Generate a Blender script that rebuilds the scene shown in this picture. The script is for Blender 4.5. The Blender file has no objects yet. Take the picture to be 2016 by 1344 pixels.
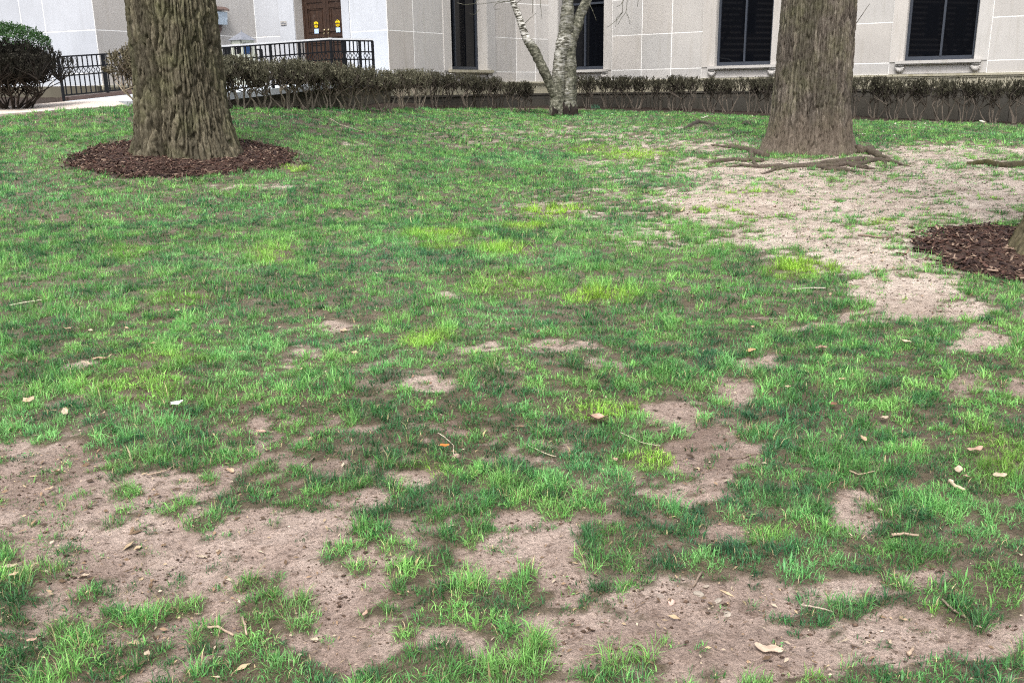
import bpy, math, random
import numpy as np
from mathutils import Matrix, Vector

random.seed(7)
rng = np.random.default_rng(7)
scene = bpy.context.scene
col = scene.collection

# ------------------------------------------------------------------ camera
F_PX, CX, CY = 1800.0, 1008.0, 672.0
PITCH, ROLL, CAM_H = math.radians(15.35), 0.0144, 1.55
CAM = np.array([0.0, 0.0, CAM_H])
_F = np.array([0, math.cos(PITCH), -math.sin(PITCH)])
_U0 = np.array([0, math.sin(PITCH), math.cos(PITCH)])
_R0 = np.array([1.0, 0, 0])
_RT = _R0 * math.cos(ROLL) - _U0 * math.sin(ROLL)
_UP = _U0 * math.cos(ROLL) + _R0 * math.sin(ROLL)
cd = bpy.data.cameras.new("camera")
cam = bpy.data.objects.new("camera", cd)
col.objects.link(cam)
cd.sensor_fit = 'HORIZONTAL'
cd.sensor_width = 36.0
cd.lens = 36.0 * F_PX / 2016.0
cd.clip_start, cd.clip_end = 0.05, 600.0
m = Matrix.Identity(4)
for i in range(3):
    m[i][0], m[i][1], m[i][2], m[i][3] = _RT[i], _UP[i], -_F[i], CAM[i]
cam.matrix_world = m
scene.camera = cam

# ------------------------------------------------------------------ light
SUN_EL, SUN_AZ = math.radians(57), math.radians(-166)     # azimuth: from +Y towards +X
world = bpy.data.worlds.new("World")
scene.world = world
world.use_nodes = True
nt = world.node_tree
nt.nodes.clear()
sky = nt.nodes.new("ShaderNodeTexSky")
sky.sky_type = 'NISHITA'
sky.sun_disc = False
sky.sun_elevation = SUN_EL
sky.sun_rotation = SUN_AZ
sky.air_density, sky.dust_density, sky.ozone_density = 1.0, 4.0, 1.0
hsv = nt.nodes.new("ShaderNodeHueSaturation")
hsv.inputs["Saturation"].default_value = 0.30
bg = nt.nodes.new("ShaderNodeBackground")
bg.inputs["Strength"].default_value = 0.15
wo = nt.nodes.new("ShaderNodeOutputWorld")
nt.links.new(sky.outputs[0], hsv.inputs["Color"])
nt.links.new(hsv.outputs[0], bg.inputs["Color"])
nt.links.new(bg.outputs[0], wo.inputs["Surface"])
sd = bpy.data.lights.new("sun", 'SUN')
sd.energy = 1.0
sd.angle = math.radians(14)
sd.color = (1.0, 0.965, 0.92)
sun = bpy.data.objects.new("sun", sd)
col.objects.link(sun)
_sdir = Vector((math.sin(SUN_AZ) * math.cos(SUN_EL), math.cos(SUN_AZ) * math.cos(SUN_EL), math.sin(SUN_EL)))
sun.rotation_euler = (-_sdir).to_track_quat('-Z', 'Y').to_euler()
scene.view_settings.view_transform = 'Standard'
scene.view_settings.look = 'None'
scene.view_settings.gamma = 1.0
scene.view_settings.use_curve_mapping = False
scene.view_settings.exposure = 1.30
scene.render.engine = 'CYCLES'
scene.cycles.use_denoising = False
scene.cycles.use_adaptive_sampling = False
scene.cycles.sample_clamp_indirect = 4.0
scene.cycles.filter_width = 1.15
scene.cycles.max_bounces = 6
scene.cycles.transparent_max_bounces = 4

# ------------------------------------------------------------------ numeric helpers
def sstep(a, b, x):
    t = np.clip((np.asarray(x, float) - a) / (b - a), 0, 1)
    return t * t * (3 - 2 * t)

def hsh(ix, iy, seed):
    ix = np.asarray(ix).astype(np.int64); iy = np.asarray(iy).astype(np.int64)
    h = (ix * 374761393 + iy * 668265263 + seed * 982451653) & 0xFFFFFFFF
    h = ((h ^ (h >> 13)) * 1274126177) & 0xFFFFFFFF
    h = ((h ^ (h >> 16)) * 2246822519) & 0xFFFFFFFF
    h = h ^ (h >> 15)
    return (h & 0xFFFFFF) / float(0x1000000)

def vnoise(x, y, seed=0):
    x = np.asarray(x, float); y = np.asarray(y, float)
    ix, iy = np.floor(x), np.floor(y)
    fx, fy = x - ix, y - iy
    fx = fx * fx * (3 - 2 * fx); fy = fy * fy * (3 - 2 * fy)
    a = hsh(ix, iy, seed); b = hsh(ix + 1, iy, seed); c = hsh(ix, iy + 1, seed); d = hsh(ix + 1, iy + 1, seed)
    return (a * (1 - fx) + b * fx) * (1 - fy) + (c * (1 - fx) + d * fx) * fy

def fbm(x, y, seed=0, octv=4, gain=.5):
    s, a, t = 0.0, 1.0, 0.0
    x = np.asarray(x, float); y = np.asarray(y, float)
    for k in range(octv):
        s = s + a * vnoise(x, y, seed + 17 * k); t += a
        a *= gain; x = x * 2.03 + 11.3; y = y * 2.03 + 5.7
    return s / t

def worley(x, y, seed=0):
    x = np.asarray(x, float); y = np.asarray(y, float)
    ix, iy = np.floor(x), np.floor(y)
    f1 = np.full(x.shape, 9.0); f2 = np.full(x.shape, 9.0); idv = np.zeros(x.shape)
    for dx in (-1, 0, 1):
        for dy in (-1, 0, 1):
            cx, cy = ix + dx, iy + dy
            px = cx + hsh(cx, cy, seed); py = cy + hsh(cx, cy, seed + 5)
            d = np.hypot(x - px, y - py)
            near = d < f1
            f2 = np.where(near, f1, np.minimum(f2, d))
            idv = np.where(near, hsh(cx, cy, seed + 9), idv)
            f1 = np.where(near, d, f1)
    return f1, f2, idv

def ray(u, v):
    return _F + _RT * ((u - CX) / F_PX) + _UP * ((CY - v) / F_PX)

def project(x, y, z):
    dx, dy, dz = x - CAM[0], y - CAM[1], z - CAM[2]
    w = dx * _F[0] + dy * _F[1] + dz * _F[2]
    w = np.where(np.abs(w) < 1e-3, 1e-3, w)
    a = (dx * _RT[0] + dy * _RT[1] + dz * _RT[2]) / w
    b = (dx * _UP[0] + dy * _UP[1] + dz * _UP[2]) / w
    return CX + F_PX * a, CY - F_PX * b

def at_depth(u, v, Y):
    d = ray(u, v); t = Y / d[1]
    return CAM + d * t

def at_height(u, v, Z):
    d = ray(u, v); t = (Z - CAM[2]) / d[2]
    return CAM + d * t

# ------------------------------------------------------------------ ground shape
def g_macro(x, y):
    x = np.asarray(x, float); y = np.asarray(y, float)
    yc = np.clip(y, -5, 40)
    r = sstep(1.0, -6.0, x) if False else (lambda t: t * t * (3 - 2 * t))(np.clip((1.0 - x) / 7.0, 0, 1))
    s = .70 * sstep(7, 18, yc)
    drop = -.13 * sstep(4, 11, x) * sstep(12, 20, yc)
    return .035 * yc + r * s + drop

def g_micro(x, y):
    return (fbm(x * 1.1, y * 1.1, 3, 3) - .5) * .07 + (fbm(x * 6, y * 6, 8, 3) - .5) * .022

def g(x, y):
    return g_macro(x, y) + g_micro(x, y)

def ground_at(u, v):
    d = ray(u, v)
    Y = np.linspace(.8, 60, 1200)
    t = Y / d[1]
    h = CAM[2] + d[2] * t - g_macro(d[0] * t, Y)
    k = np.argmax(h < 0)
    if h[k] >= 0:
        k = len(Y) - 1
    lo, hi = Y[max(k - 1, 0)], Y[k]
    for _ in range(30):
        mid = .5 * (lo + hi); tt = mid / d[1]
        if CAM[2] + d[2] * tt - g(d[0] * tt, mid) > 0: lo = mid
        else: hi = mid
    x = d[0] * lo / d[1]
    return np.array([x, lo, float(g(x, lo))])

EDGE_U = [-700, -300, 0, 264, 440, 600, 830, 1100, 1320, 1700, 2016, 2400, 2800]
EDGE_V = [268, 248, 228, 209, 213, 214, 215, 214, 222, 238, 247, 258, 270]

# ------------------------------------------------------------------ mesh builder
class MB:
    def __init__(self):
        self.v, self.f, self.c, self.n = [], [], [], 0
    def add(self, verts, faces, color=None):
        verts = np.asarray(verts, float).reshape(-1, 3)
        o = self.n
        self.v.append(verts)
        self.f.extend([tuple(int(i) + o for i in f) for f in faces])
        c = np.ones((len(verts), 4))
        if color is not None:
            color = np.asarray(color, float)
            c[:, :3] = color[..., :3]
        self.c.append(c)
        self.n += len(verts)
    def box(self, x0, x1, y0, y1, z0, z1, color=None):
        v = [(x0, y0, z0), (x1, y0, z0), (x1, y1, z0), (x0, y1, z0), (x0, y0, z1), (x1, y0, z1), (x1, y1, z1), (x0, y1, z1)]
        self.add(v, BOXF, color)
    def obox(self, o, ex, ey, ez, color=None):
        o, ex, ey, ez = map(np.asarray, (o, ex, ey, ez))
        v = [o, o + ex, o + ex + ey, o + ey, o + ez, o + ex + ez, o + ex + ey + ez, o + ey + ez]
        self.add(v, BOXF, color)
    def bar(self, a, b, w, h=None, color=None, up=(0, 0, 1)):
        a = np.asarray(a, float); b = np.asarray(b, float); h = h or w
        t = b - a; L = np.linalg.norm(t); t = t / L
        s = np.cross(t, np.asarray(up, float))
        if np.linalg.norm(s) < 1e-4: s = np.cross(t, (1.0, 0, 0))
        s /= np.linalg.norm(s); n = np.cross(s, t)
        self.obox(a - s * w / 2 - n * h / 2, s * w, t * L, n * h, color)
    def tube(self, pts, radii, sides=6, color=None, cap=True):
        pts = np.asarray(pts, float); n = len(pts)
        radii = np.broadcast_to(np.asarray(radii, float), (n,))
        tan = np.gradient(pts, axis=0)
        tan /= np.maximum(np.linalg.norm(tan, axis=1, keepdims=True), 1e-9)
        ref = np.array([0.31, .95, .05]) if abs(tan[0][2]) > .7 else np.array([0.02, .1, .99])
        ang = np.arange(sides) * 2 * math.pi / sides
        rings = []
        for i in range(n):
            s = np.cross(tan[i], ref); s /= max(np.linalg.norm(s), 1e-9); k = np.cross(s, tan[i])
            rings.append(pts[i] + radii[i] * (np.cos(ang)[:, None] * s + np.sin(ang)[:, None] * k))
        fs = []
        for i in range(n - 1):
            for j in range(sides):
                a = i * sides + j; b = i * sides + (j + 1) % sides
                fs.append((a, b, b + sides, a + sides))
        if cap:
            fs.append(tuple(range(sides))[::-1]); fs.append(tuple(range((n - 1) * sides, n * sides)))
        self.add(np.concatenate(rings), fs, color)
    def mesh(self, name, mat, smooth=False):
        me = bpy.data.meshes.new(name)
        v = np.concatenate(self.v) if self.v else np.zeros((0, 3))
        me.from_pydata(v.tolist(), [], self.f)
        ca = me.color_attributes.new("Col", 'FLOAT_COLOR', 'POINT')
        ca.data.foreach_set("color", np.concatenate(self.c).astype(np.float32).ravel())
        if mat is not None: me.materials.append(mat)
        if smooth: me.polygons.foreach_set("use_smooth", [True] * len(me.polygons))
        me.update()
        return me
    def build(self, name, mat, parent=None, smooth=False):
        return mkobj(name, self.mesh(name, mat, smooth), parent)

BOXF = [(0, 3, 2, 1), (4, 5, 6, 7), (0, 1, 5, 4), (1, 2, 6, 5), (2, 3, 7, 6), (3, 0, 4, 7)]

def mkobj(name, data, parent=None):
    o = bpy.data.objects.new(name, data)
    col.objects.link(o)
    if parent is not None:
        o.parent = parent
        o.matrix_parent_inverse = Matrix.Translation(parent.location).inverted() if parent.rotation_euler.to_matrix() == Matrix.Identity(3) else Matrix.Identity(4)
    return o

def empty(name, loc):
    o = bpy.data.objects.new(name, None)
    col.objects.link(o)
    o.location = loc
    o.empty_display_size = .2
    return o

def tag(o, label=None, cat=None, group=None, kind=None):
    if label: o["label"] = label
    if cat: o["category"] = cat
    if group: o["group"] = group
    if kind: o["kind"] = kind
    return o

def np_mesh(name, verts, quads=None, tris=None, mat=None, colors=None, attrs=None, smooth=False):
    me = bpy.data.meshes.new(name)
    verts = np.asarray(verts, np.float32)
    nq = 0 if quads is None else len(quads); n3 = 0 if tris is None else len(tris)
    me.vertices.add(len(verts)); me.vertices.foreach_set("co", verts.ravel())
    loops = []
    if nq: loops.append(np.asarray(quads, np.int32).ravel())
    if n3: loops.append(np.asarray(tris, np.int32).ravel())
    loops = np.concatenate(loops)
    me.loops.add(len(loops)); me.loops.foreach_set("vertex_index", loops)
    starts = np.concatenate([np.arange(nq) * 4, nq * 4 + np.arange(n3) * 3]).astype(np.int32)
    me.polygons.add(nq + n3); me.polygons.foreach_set("loop_start", starts)
    if smooth: me.polygons.foreach_set("use_smooth", np.ones(nq + n3, bool))
    if colors is not None:
        c = np.ones((len(verts), 4), np.float32); c[:, :3] = colors
        me.color_attributes.new("Col", 'FLOAT_COLOR', 'POINT').data.foreach_set("color", c.ravel())
    for k, a in (attrs or {}).items():
        me.attributes.new(k, 'FLOAT', 'POINT').data.foreach_set("value", np.asarray(a, np.float32))
    if mat is not None: me.materials.append(mat)
    me.update(calc_edges=True)
    me.validate()
    return me

# ------------------------------------------------------------------ materials
class NM:
    """small node helper"""
    def __init__(self, name):
        self.m = bpy.data.materials.new(name); self.m.use_nodes = True
        self.t = self.m.node_tree; self.n = self.t.nodes; self.n.clear()
        self.out = self.n.new("ShaderNodeOutputMaterial")
        self.b = self.n.new("ShaderNodeBsdfPrincipled")
        self.t.links.new(self.b.outputs[0], self.out.inputs[0])
    def link(self, a, b): self.t.links.new(a, b)
    def coord(self, scale=(1, 1, 1), kind="Object"):
        c = self.n.new("ShaderNodeTexCoord"); mp = self.n.new("ShaderNodeMapping")
        mp.inputs["Scale"].default_value = scale
        self.link(c.outputs[kind], mp.inputs["Vector"])
        return mp.outputs[0]
    def noise(self, vec, scale=5, detail=6, rough=.6, dist=0):
        n = self.n.new("ShaderNodeTexNoise")
        n.inputs["Scale"].default_value = scale; n.inputs["Detail"].default_value = detail
        n.inputs["Roughness"].default_value = rough; n.inputs["Distortion"].default_value = dist
        self.link(vec, n.inputs["Vector"]); return n.outputs[0]
    def ramp(self, fac, stops):
        r = self.n.new("ShaderNodeValToRGB"); e = r.color_ramp.elements
        while len(e) < len(stops): e.new(.5)
        for k, (p, c) in enumerate(stops):
            e[k].position = p; e[k].color = tuple(c) + (1,) if len(c) == 3 else c
        self.link(fac, r.inputs[0]); return r.outputs[0]
    def mix(self, fac, a, b, mode='MIX'):
        x = self.n.new("ShaderNodeMix"); x.data_type = 'RGBA'; x.blend_type = mode
        for s, val in ((0, fac), (6, a), (7, b)):
            if hasattr(val, "is_linked") or hasattr(val, "links"): self.link(val, x.inputs[s])
            elif isinstance(val, (int, float)): x.inputs[s].default_value = val
            else: x.inputs[s].default_value = tuple(val) + (1,)
        return x.outputs[2]
    def attr(self, name, out="Color"):
        a = self.n.new("ShaderNodeAttribute"); a.attribute_name = name; return a.outputs[out]
    def math(self, op, a, b=0.0):
        x = self.n.new("ShaderNodeMath"); x.operation = op
        for s, val in ((0, a), (1, b)):
            if hasattr(val, "links"): self.link(val, x.inputs[s])
            else: x.inputs[s].default_value = val
        return x.outputs[0]
    def bump(self, h, strength=.4, dist=.01):
        b = self.n.new("ShaderNodeBump"); b.inputs["Strength"].default_value = strength
        b.inputs["Distance"].default_value = dist
        self.link(h, b.inputs["Height"]); self.link(b.outputs[0], self.b.inputs["Normal"])
    def fin(self, color, rough=.8, spec=.3, metal=0.0):
        if hasattr(color, "links"): self.link(color, self.b.inputs["Base Color"])
        else: self.b.inputs["Base Color"].default_value = tuple(color) + (1,)
        self.b.inputs["Roughness"].default_value = rough
        self.b.inputs["Specular IOR Level"].default_value = spec
        self.b.inputs["Metallic"].default_value = metal
        return self.m

def mat_simple(name, c, rough=.6, spec=.4, var=.25, scale=12, bump=.15, metal=0.0):
    k = NM(name); v = k.coord()
    n = k.noise(v, scale, 5)
    lo = tuple(x * (1 - var) for x in c); hi = tuple(min(1, x * (1 + var)) for x in c)
    colr = k.ramp(n, [(.3, lo), (.7, hi)])
    if bump: k.bump(k.noise(v, scale * 5, 4), bump, .004)
    return k.fin(colr, rough, spec, metal)

def mat_stone(name, c, tint=(.5, .47, .4), streak=.25):
    k = NM(name); v = k.coord()
    big = k.noise(v, .9, 4, .6); fine = k.noise(v, 30, 4, .6)
    st = k.noise(k.coord((7, 7, .5)), 1.2, 5, .65)
    base = k.mix(k.ramp(big, [(.35, (0, 0, 0)), (.65, (1, 1, 1))]), tuple(x * .93 for x in c), tuple(min(1, x * 1.05) for x in c))
    base = k.mix(k.math('MULTIPLY', k.ramp(st, [(.52, (0, 0, 0)), (.75, (1, 1, 1))]), streak), base, tint)
    vcol = k.attr("Col")
    base = k.mix(1.0, base, vcol, 'MULTIPLY')
    base = k.mix(.06, base, k.ramp(fine, [(.3, (.2, .2, .2)), (.7, (.9, .9, .9))]), 'OVERLAY')
    return k.fin(base, .85, .2)

M = {}
M['stone'] = mat_stone("limestone", (.43, .41, .388), (.31, .285, .245), .5)
M['stone_skytint'] = mat_stone("pale_skytint_limestone", (.445, .462, .495), (.34, .35, .36), .35)  # paler stone; bluish sky light on left-facing walls is painted in
M['mortar'] = mat_simple("pale_mortar", (.80, .79, .77), .9, .2, .06)
M['frieze'] = mat_stone("mossy_limestone", (.34, .315, .24), (.15, .13, .06), .9)
M['plinth'] = mat_stone("dark_weathered_plinth", (.060, .055, .046), (.028, .030, .022), .8)
M['frame'] = mat_simple("slate_window_frame", (.028, .034, .047), .45, .5, .1)
k = NM("dark_window_glass"); k.fin((.003, .0035, .005), .02, .35); M['glass'] = k.m
k = NM("door_wood"); v = k.coord((3, 3, .7))
n = k.noise(v, 9, 8, .65, .6)
wear = k.noise(k.coord(), 4, 6, .7)
cw = k.ramp(n, [(.3, (.016, .008, .005)), (.55, (.040, .020, .012)), (.8, (.075, .042, .026))])
cw = k.mix(k.ramp(wear, [(.62, (0, 0, 0)), (.72, (.5, .5, .5))]), cw, (.16, .12, .10))
k.bump(n, .3, .004); M['door'] = k.fin(cw, .5, .4)
M['iron'] = mat_simple("black_painted_iron", (.006, .0065, .009), .5, .25, .2)
M['concrete'] = mat_stone("sidewalk_concrete", (.52, .45, .39), (.4, .34, .28), .3)
M['ramp'] = mat_stone("ramp_concrete", (.45, .485, .52), (.35, .37, .38), .3)
M['rampwall'] = mat_stone("stained_ramp_wall", (.105, .095, .072), (.05, .053, .034), .8)
M['yellow'] = mat_simple("yellow_sticker", (.85, .62, .02), .5, .3, .03, bump=0)
M['stickdark'] = mat_simple("sticker_print", (.09, .07, .02), .6, .3, .1, bump=0)
M['paleblue'] = mat_simple("pale_blue_notice", (.45, .58, .8), .5, .3, .08, bump=0)
M['metal'] = mat_simple("weathered_grey_metal", (.20, .21, .24), .45, .5, .2, metal=.3)
M['palemetal'] = mat_simple("painted_pale_metal", (.42, .43, .36), .5, .4, .15)
M['brass'] = mat_simple("dull_brass", (.30, .25, .15), .35, .5, .2, metal=.7)
M['blueglass'] = mat_simple("frosted_lamp_glass", (.42, .50, .58), .25, .5, .1, bump=0)
M['brown'] = mat_simple("brown_metal", (.10, .065, .055), .5, .4, .2)
M['rot'] = mat_simple("rotten_dark_bark", (.016, .012, .010), .9, .15, .5, 9, .6)
M['blue'] = mat_simple("blue_plastic", (.02, .06, .16), .4, .4, .2)

# vertex coloured materials -------------------------------------------------
def mat_vcol(name, rough=.7, spec=.25, transl=0.0, var=.0):
    k = NM(name); c = k.attr("Col")
    if var:
        n = k.noise(k.coord(), 40, 4)
        c = k.mix(var, c, k.ramp(n, [(.3, (.1, .1, .1)), (.7, (.9, .9, .9))]), 'OVERLAY')
    k.fin(c, rough, spec)
    if transl:
        tr = k.n.new("ShaderNodeBsdfTranslucent"); k.link(c, tr.inputs[0])
        ms = k.n.new("ShaderNodeMixShader"); ms.inputs[0].default_value = transl
        k.link(k.b.outputs[0], ms.inputs[1]); k.link(tr.outputs[0], ms.inputs[2])
        k.link(ms.outputs[0], k.out.inputs[0])
    return k.m
M['grass'] = mat_vcol("grass_blades", .45, .35, .35)
M['leaf'] = mat_vcol("dead_leaf", .7, .25, .15, .35)
M['litter'] = mat_vcol("soil_litter", .9, .15, 0, .3)
M['chips'] = mat_vcol("bark_mulch", .85, .2, 0, .3)
M['twig'] = mat_vcol("shrub_wood", .8, .2, 0, .3)
M['stick'] = mat_vcol("dry_stick", .8, .2, 0, .35)
M['stonebit'] = mat_vcol("pebble_stone", .75, .3, 0, .3)

# soil
k = NM("bare_soil"); v = k.coord()
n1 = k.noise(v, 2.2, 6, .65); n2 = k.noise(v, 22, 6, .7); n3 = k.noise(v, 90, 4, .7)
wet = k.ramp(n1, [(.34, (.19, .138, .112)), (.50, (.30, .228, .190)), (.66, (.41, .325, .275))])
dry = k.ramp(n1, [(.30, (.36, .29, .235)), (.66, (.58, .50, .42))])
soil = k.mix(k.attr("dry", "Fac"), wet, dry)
soil = k.mix(k.ramp(n2, [(.53, (0, 0, 0)), (.68, (.8, .8, .8))]), soil, (.12, .082, .062))
mot = k.noise(v, 55, 5, .75, .5)
soil = k.mix(k.ramp(mot, [(.55, (0, 0, 0)), (.64, (.7, .7, .7))]), soil, (.085, .058, .043))
soil = k.mix(.45, soil, k.ramp(n3, [(.3, (.15, .15, .15)), (.7, (.85, .85, .85))]), 'OVERLAY')
thatch_shade = k.ramp(n2, [(.35, (.030, .026, .013)), (.65, (.095, .078, .045))])  # dark thatch and humus; shade between the blades is painted into this tone
soil = k.mix(k.attr("thatch_shade", "Fac"), soil, thatch_shade)
bed = k.ramp(n2, [(.35, (.018, .013, .010)), (.65, (.050, .036, .028))])
soil = k.mix(k.attr("bed", "Fac"), soil, bed)
hh = k.math('ADD', k.math('MULTIPLY', n2, 1.0), k.math('MULTIPLY', n3, .5))
k.bump(hh, 1.0, .022)
M['soil'] = k.fin(soil, .92, .15)

def mat_bark(name, ridge, ridge2, deep, stain=None, moss=(.10, .11, .045), mossamt=.35):
    k = NM(name); v = k.coord((1, 1, .25))
    n = k.noise(v, 38, 6, .7); big = k.noise(k.coord(), 2.2, 4, .6)
    c = k.ramp(n, [(.28, deep), (.50, ridge2), (.74, ridge)])
    c = k.mix(k.math('MULTIPLY', k.ramp(big, [(.45, (0, 0, 0)), (.68, (1, 1, 1))]), mossamt), c, moss)
    c = k.mix(.7, c, k.ramp(k.attr('plate', 'Fac'), [(0.0, (.22, .22, .22)), (1.0, (.78, .78, .78))]), 'OVERLAY')
    if stain:
        c = k.mix(k.math('MULTIPLY', k.attr("stain", "Fac"), .6), c, k.ramp(n, [(.3, tuple(x * .45 for x in stain)), (.7, stain)]))
    k.bump(n, .7, .012)
    return k.fin(c, .9, .15)
M['bark_a'] = mat_bark("furrowed_olive_bark", (.165, .148, .106), (.075, .064, .043), (.024, .020, .013))
M['bark_b'] = mat_bark("furrowed_grey_bark", (.18, .16, .132), (.092, .077, .062), (.032, .026, .020), stain=(.165, .130, .098))
M['bark_c'] = mat_bark("mossy_bark", (.14, .12, .075), (.085, .072, .042), (.035, .03, .02), moss=(.095, .092, .022), mossamt=.7)
k = NM("birch_bark"); v = k.coord((1.2, 1.2, 4.5))
n = k.noise(v, 5.5, 6, .65, .4); n4 = k.noise(k.coord((1, 1, 1.6)), 11, 5, .7)
wh = k.ramp(n, [(.42, (.025, .022, .018)), (.49, (.20, .19, .155)), (.57, (.58, .565, .53))])
gr = k.ramp(n4, [(.36, (.022, .022, .016)), (.52, (.085, .085, .06)), (.66, (.26, .25, .20))])
M['birch'] = k.fin(k.mix(k.attr("pale", "Fac"), gr, wh), .8, .2)
k.bump(n4, .6, .01)

print("materials ok")
# ================================================================== GROUND
TREE_A = ground_at(352, 312); TREE_A[1] += .35
TREE_B = ground_at(1600, 300); TREE_B[1] += .25
TREE_C = np.array([4.50, 7.05, 0]); TREE_C[2] = g(TREE_C[0], TREE_C[1])
for T in (TREE_A, TREE_B): T[2] = g_macro(T[0], T[1])
RINGS = [(TREE_A[0] + .04, TREE_A[1] - .10, 1.48), (TREE_C[0] + .07, TREE_C[1] - .02, 1.36)]

BARE = [  # pixel ellipses of worn lawn: u, v, ru, rv, amount
 (60, 910, 190, 60, .62), (60, 1000, 170, 80, .80), (230, 1080, 230, 110, .72), (380, 1150, 210, 120, .85), (560, 1060, 150, 60, 1),
 (650, 1150, 120, 60, .95), (560, 1200, 130, 80, .8), (700, 1260, 120, 60, .9), (330, 950, 110, 36, .7), (430, 930, 40, 18, .9),
 (140, 1230, 170, 80, .6), (300, 1280, 200, 70, .66), (700, 985, 80, 28, .8), (760, 1080, 60, 30, .7), (980, 1090, 80, 50, .9),
 (1090, 1070, 60, 50, .9), (1130, 1140, 60, 60, .8), (1010, 1020, 60, 22, .65), (880, 1260, 140, 40, .6), (1180, 1260, 160, 60, .9),
 (1330, 1215, 130, 70, .9), (1450, 1185, 140, 45, .9), (1500, 1290, 260, 60, 1.05), (1750, 1260, 160, 60, 1), (1900, 1285, 120, 26, .8),
 (1990, 1250, 50, 30, .8), (1690, 1160, 100, 26, .7), (1790, 1140, 60, 25, .7), (1690, 1010, 46, 50, .8), (1440, 1040, 75, 22, .7),
 (1330, 970, 90, 18, .7), (1400, 890, 90, 60, .95), (1320, 820, 70, 30, .8), (1440, 770, 62, 26, 1), (1500, 720, 40, 18, .75),
 (1410, 925, 50, 30, .85), (1935, 675, 62, 30, 1), (1920, 765, 42, 24, .95), (2020, 765, 30, 20, .8), (880, 850, 60, 18, .7),
 (840, 760, 50, 18, .8), (960, 690, 60, 14, .6), (1100, 690, 75, 15, .75), (1180, 722, 50, 14, .65), (660, 640, 42, 12, .8),
 (600, 690, 42, 12, .72), (570, 722, 30, 14, .6), (510, 845, 26, 26, .75), (480, 780, 30, 12, .55), (800, 930, 60, 22, .72),
 (170, 722, 60, 11, .62), (890, 585, 26, 9, .5), (1610, 405, 350, 85, .84), (1750, 485, 240, 62, .82), (1850, 380, 280, 70, .80), (1900, 312, 280, 30, .80), (1600, 328, 160, 20, .97),
 (1780, 572, 120, 40, .95), (1850, 612, 120, 24, .85), (1700, 622, 60, 14, .7), (1500, 472, 120, 20, .9), (1390, 400, 110, 26, .62),
 (1450, 335, 150, 36, .74), (1350, 285, 150, 26, .58), (1200, 262, 200, 26, .46), (1000, 262, 220, 28, .36), (1600, 642, 60, 10, .62), (1510, 622, 40, 9, .6),
 (500, 366, 120, 7, .42), (700, 286, 34, 8, .55), (1260, 330, 150, 34, .50), (1150, 400, 180, 44, .38), (1300, 460, 170, 34, .48), (1010, 870, 160, 50, .36), (640, 880, 240, 90, .34), (850, 720, 320, 90, .22), (250, 760, 260, 90, .22), (1250, 1000, 260, 90, .30), (880, 1080, 200, 90, .34)]
YEL = [(1090, 415, 70, 14, 1), (1040, 446, 50, 10, .9), (855, 465, 80, 13, .9), (870, 485, 60, 10, .8), (990, 495, 62, 14, .9), (1190, 585, 76, 16, 1),
 (840, 672, 48, 20, 1), (1590, 530, 84, 20, 1), (1200, 812, 90, 18, .8), (530, 500, 50, 20, .5), (1010, 565, 100, 30, .45), (330, 712, 100, 18, .55),
 (270, 770, 120, 34, .55), (1280, 905, 70, 24, .8), (1250, 305, 70, 12, .9), (1170, 295, 60, 9, .6), (1740, 440, 34, 10, .8), (830, 922, 45, 14, .8),
 (1800, 590, 60, 12, .7), (1480, 380, 80, 10, .8), (1940, 385, 60, 10, .7), (580, 330, 30, 8, .9), (350, 590, 60, 14, .4), (1420, 410, 90, 10, .7),
 (1580, 1310, 30, 30, .8), (1550, 1050, 90, 26, .45), (1960, 910, 60, 50, .5), (1830, 1230, 40, 20, .5), (250, 500, 60, 16, .35), (1480, 420, 60, 10, .5)]

def ellipses(u, v, lst, soft=.55):
    s = np.zeros(np.shape(u))
    for (cu, cv, ru, rv, a) in lst:
        d = np.sqrt(((u - cu) / ru) ** 2 + ((v - cv) / rv) ** 2)
        s = np.maximum(s, a * (1 - sstep(soft, 1.45, d)))
    return s

def ring_mask(x, y):
    mk = np.zeros(np.shape(x))
    for i, (cx, cy, r) in enumerate(RINGS):
        a = np.arctan2(y - cy, x - cx)
        rr = r * (.97 + .16 * (fbm(a * 2.1 + 10, a * 0 + i * 3.1, 60, 3) - .5) + .10 * (fbm(x * 5, y * 5, 44, 2) - .5))
        d = np.hypot(x - cx, y - cy)
        mk = np.maximum(mk, 1 - sstep(rr - .06, rr + .04, d))
    return mk

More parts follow.
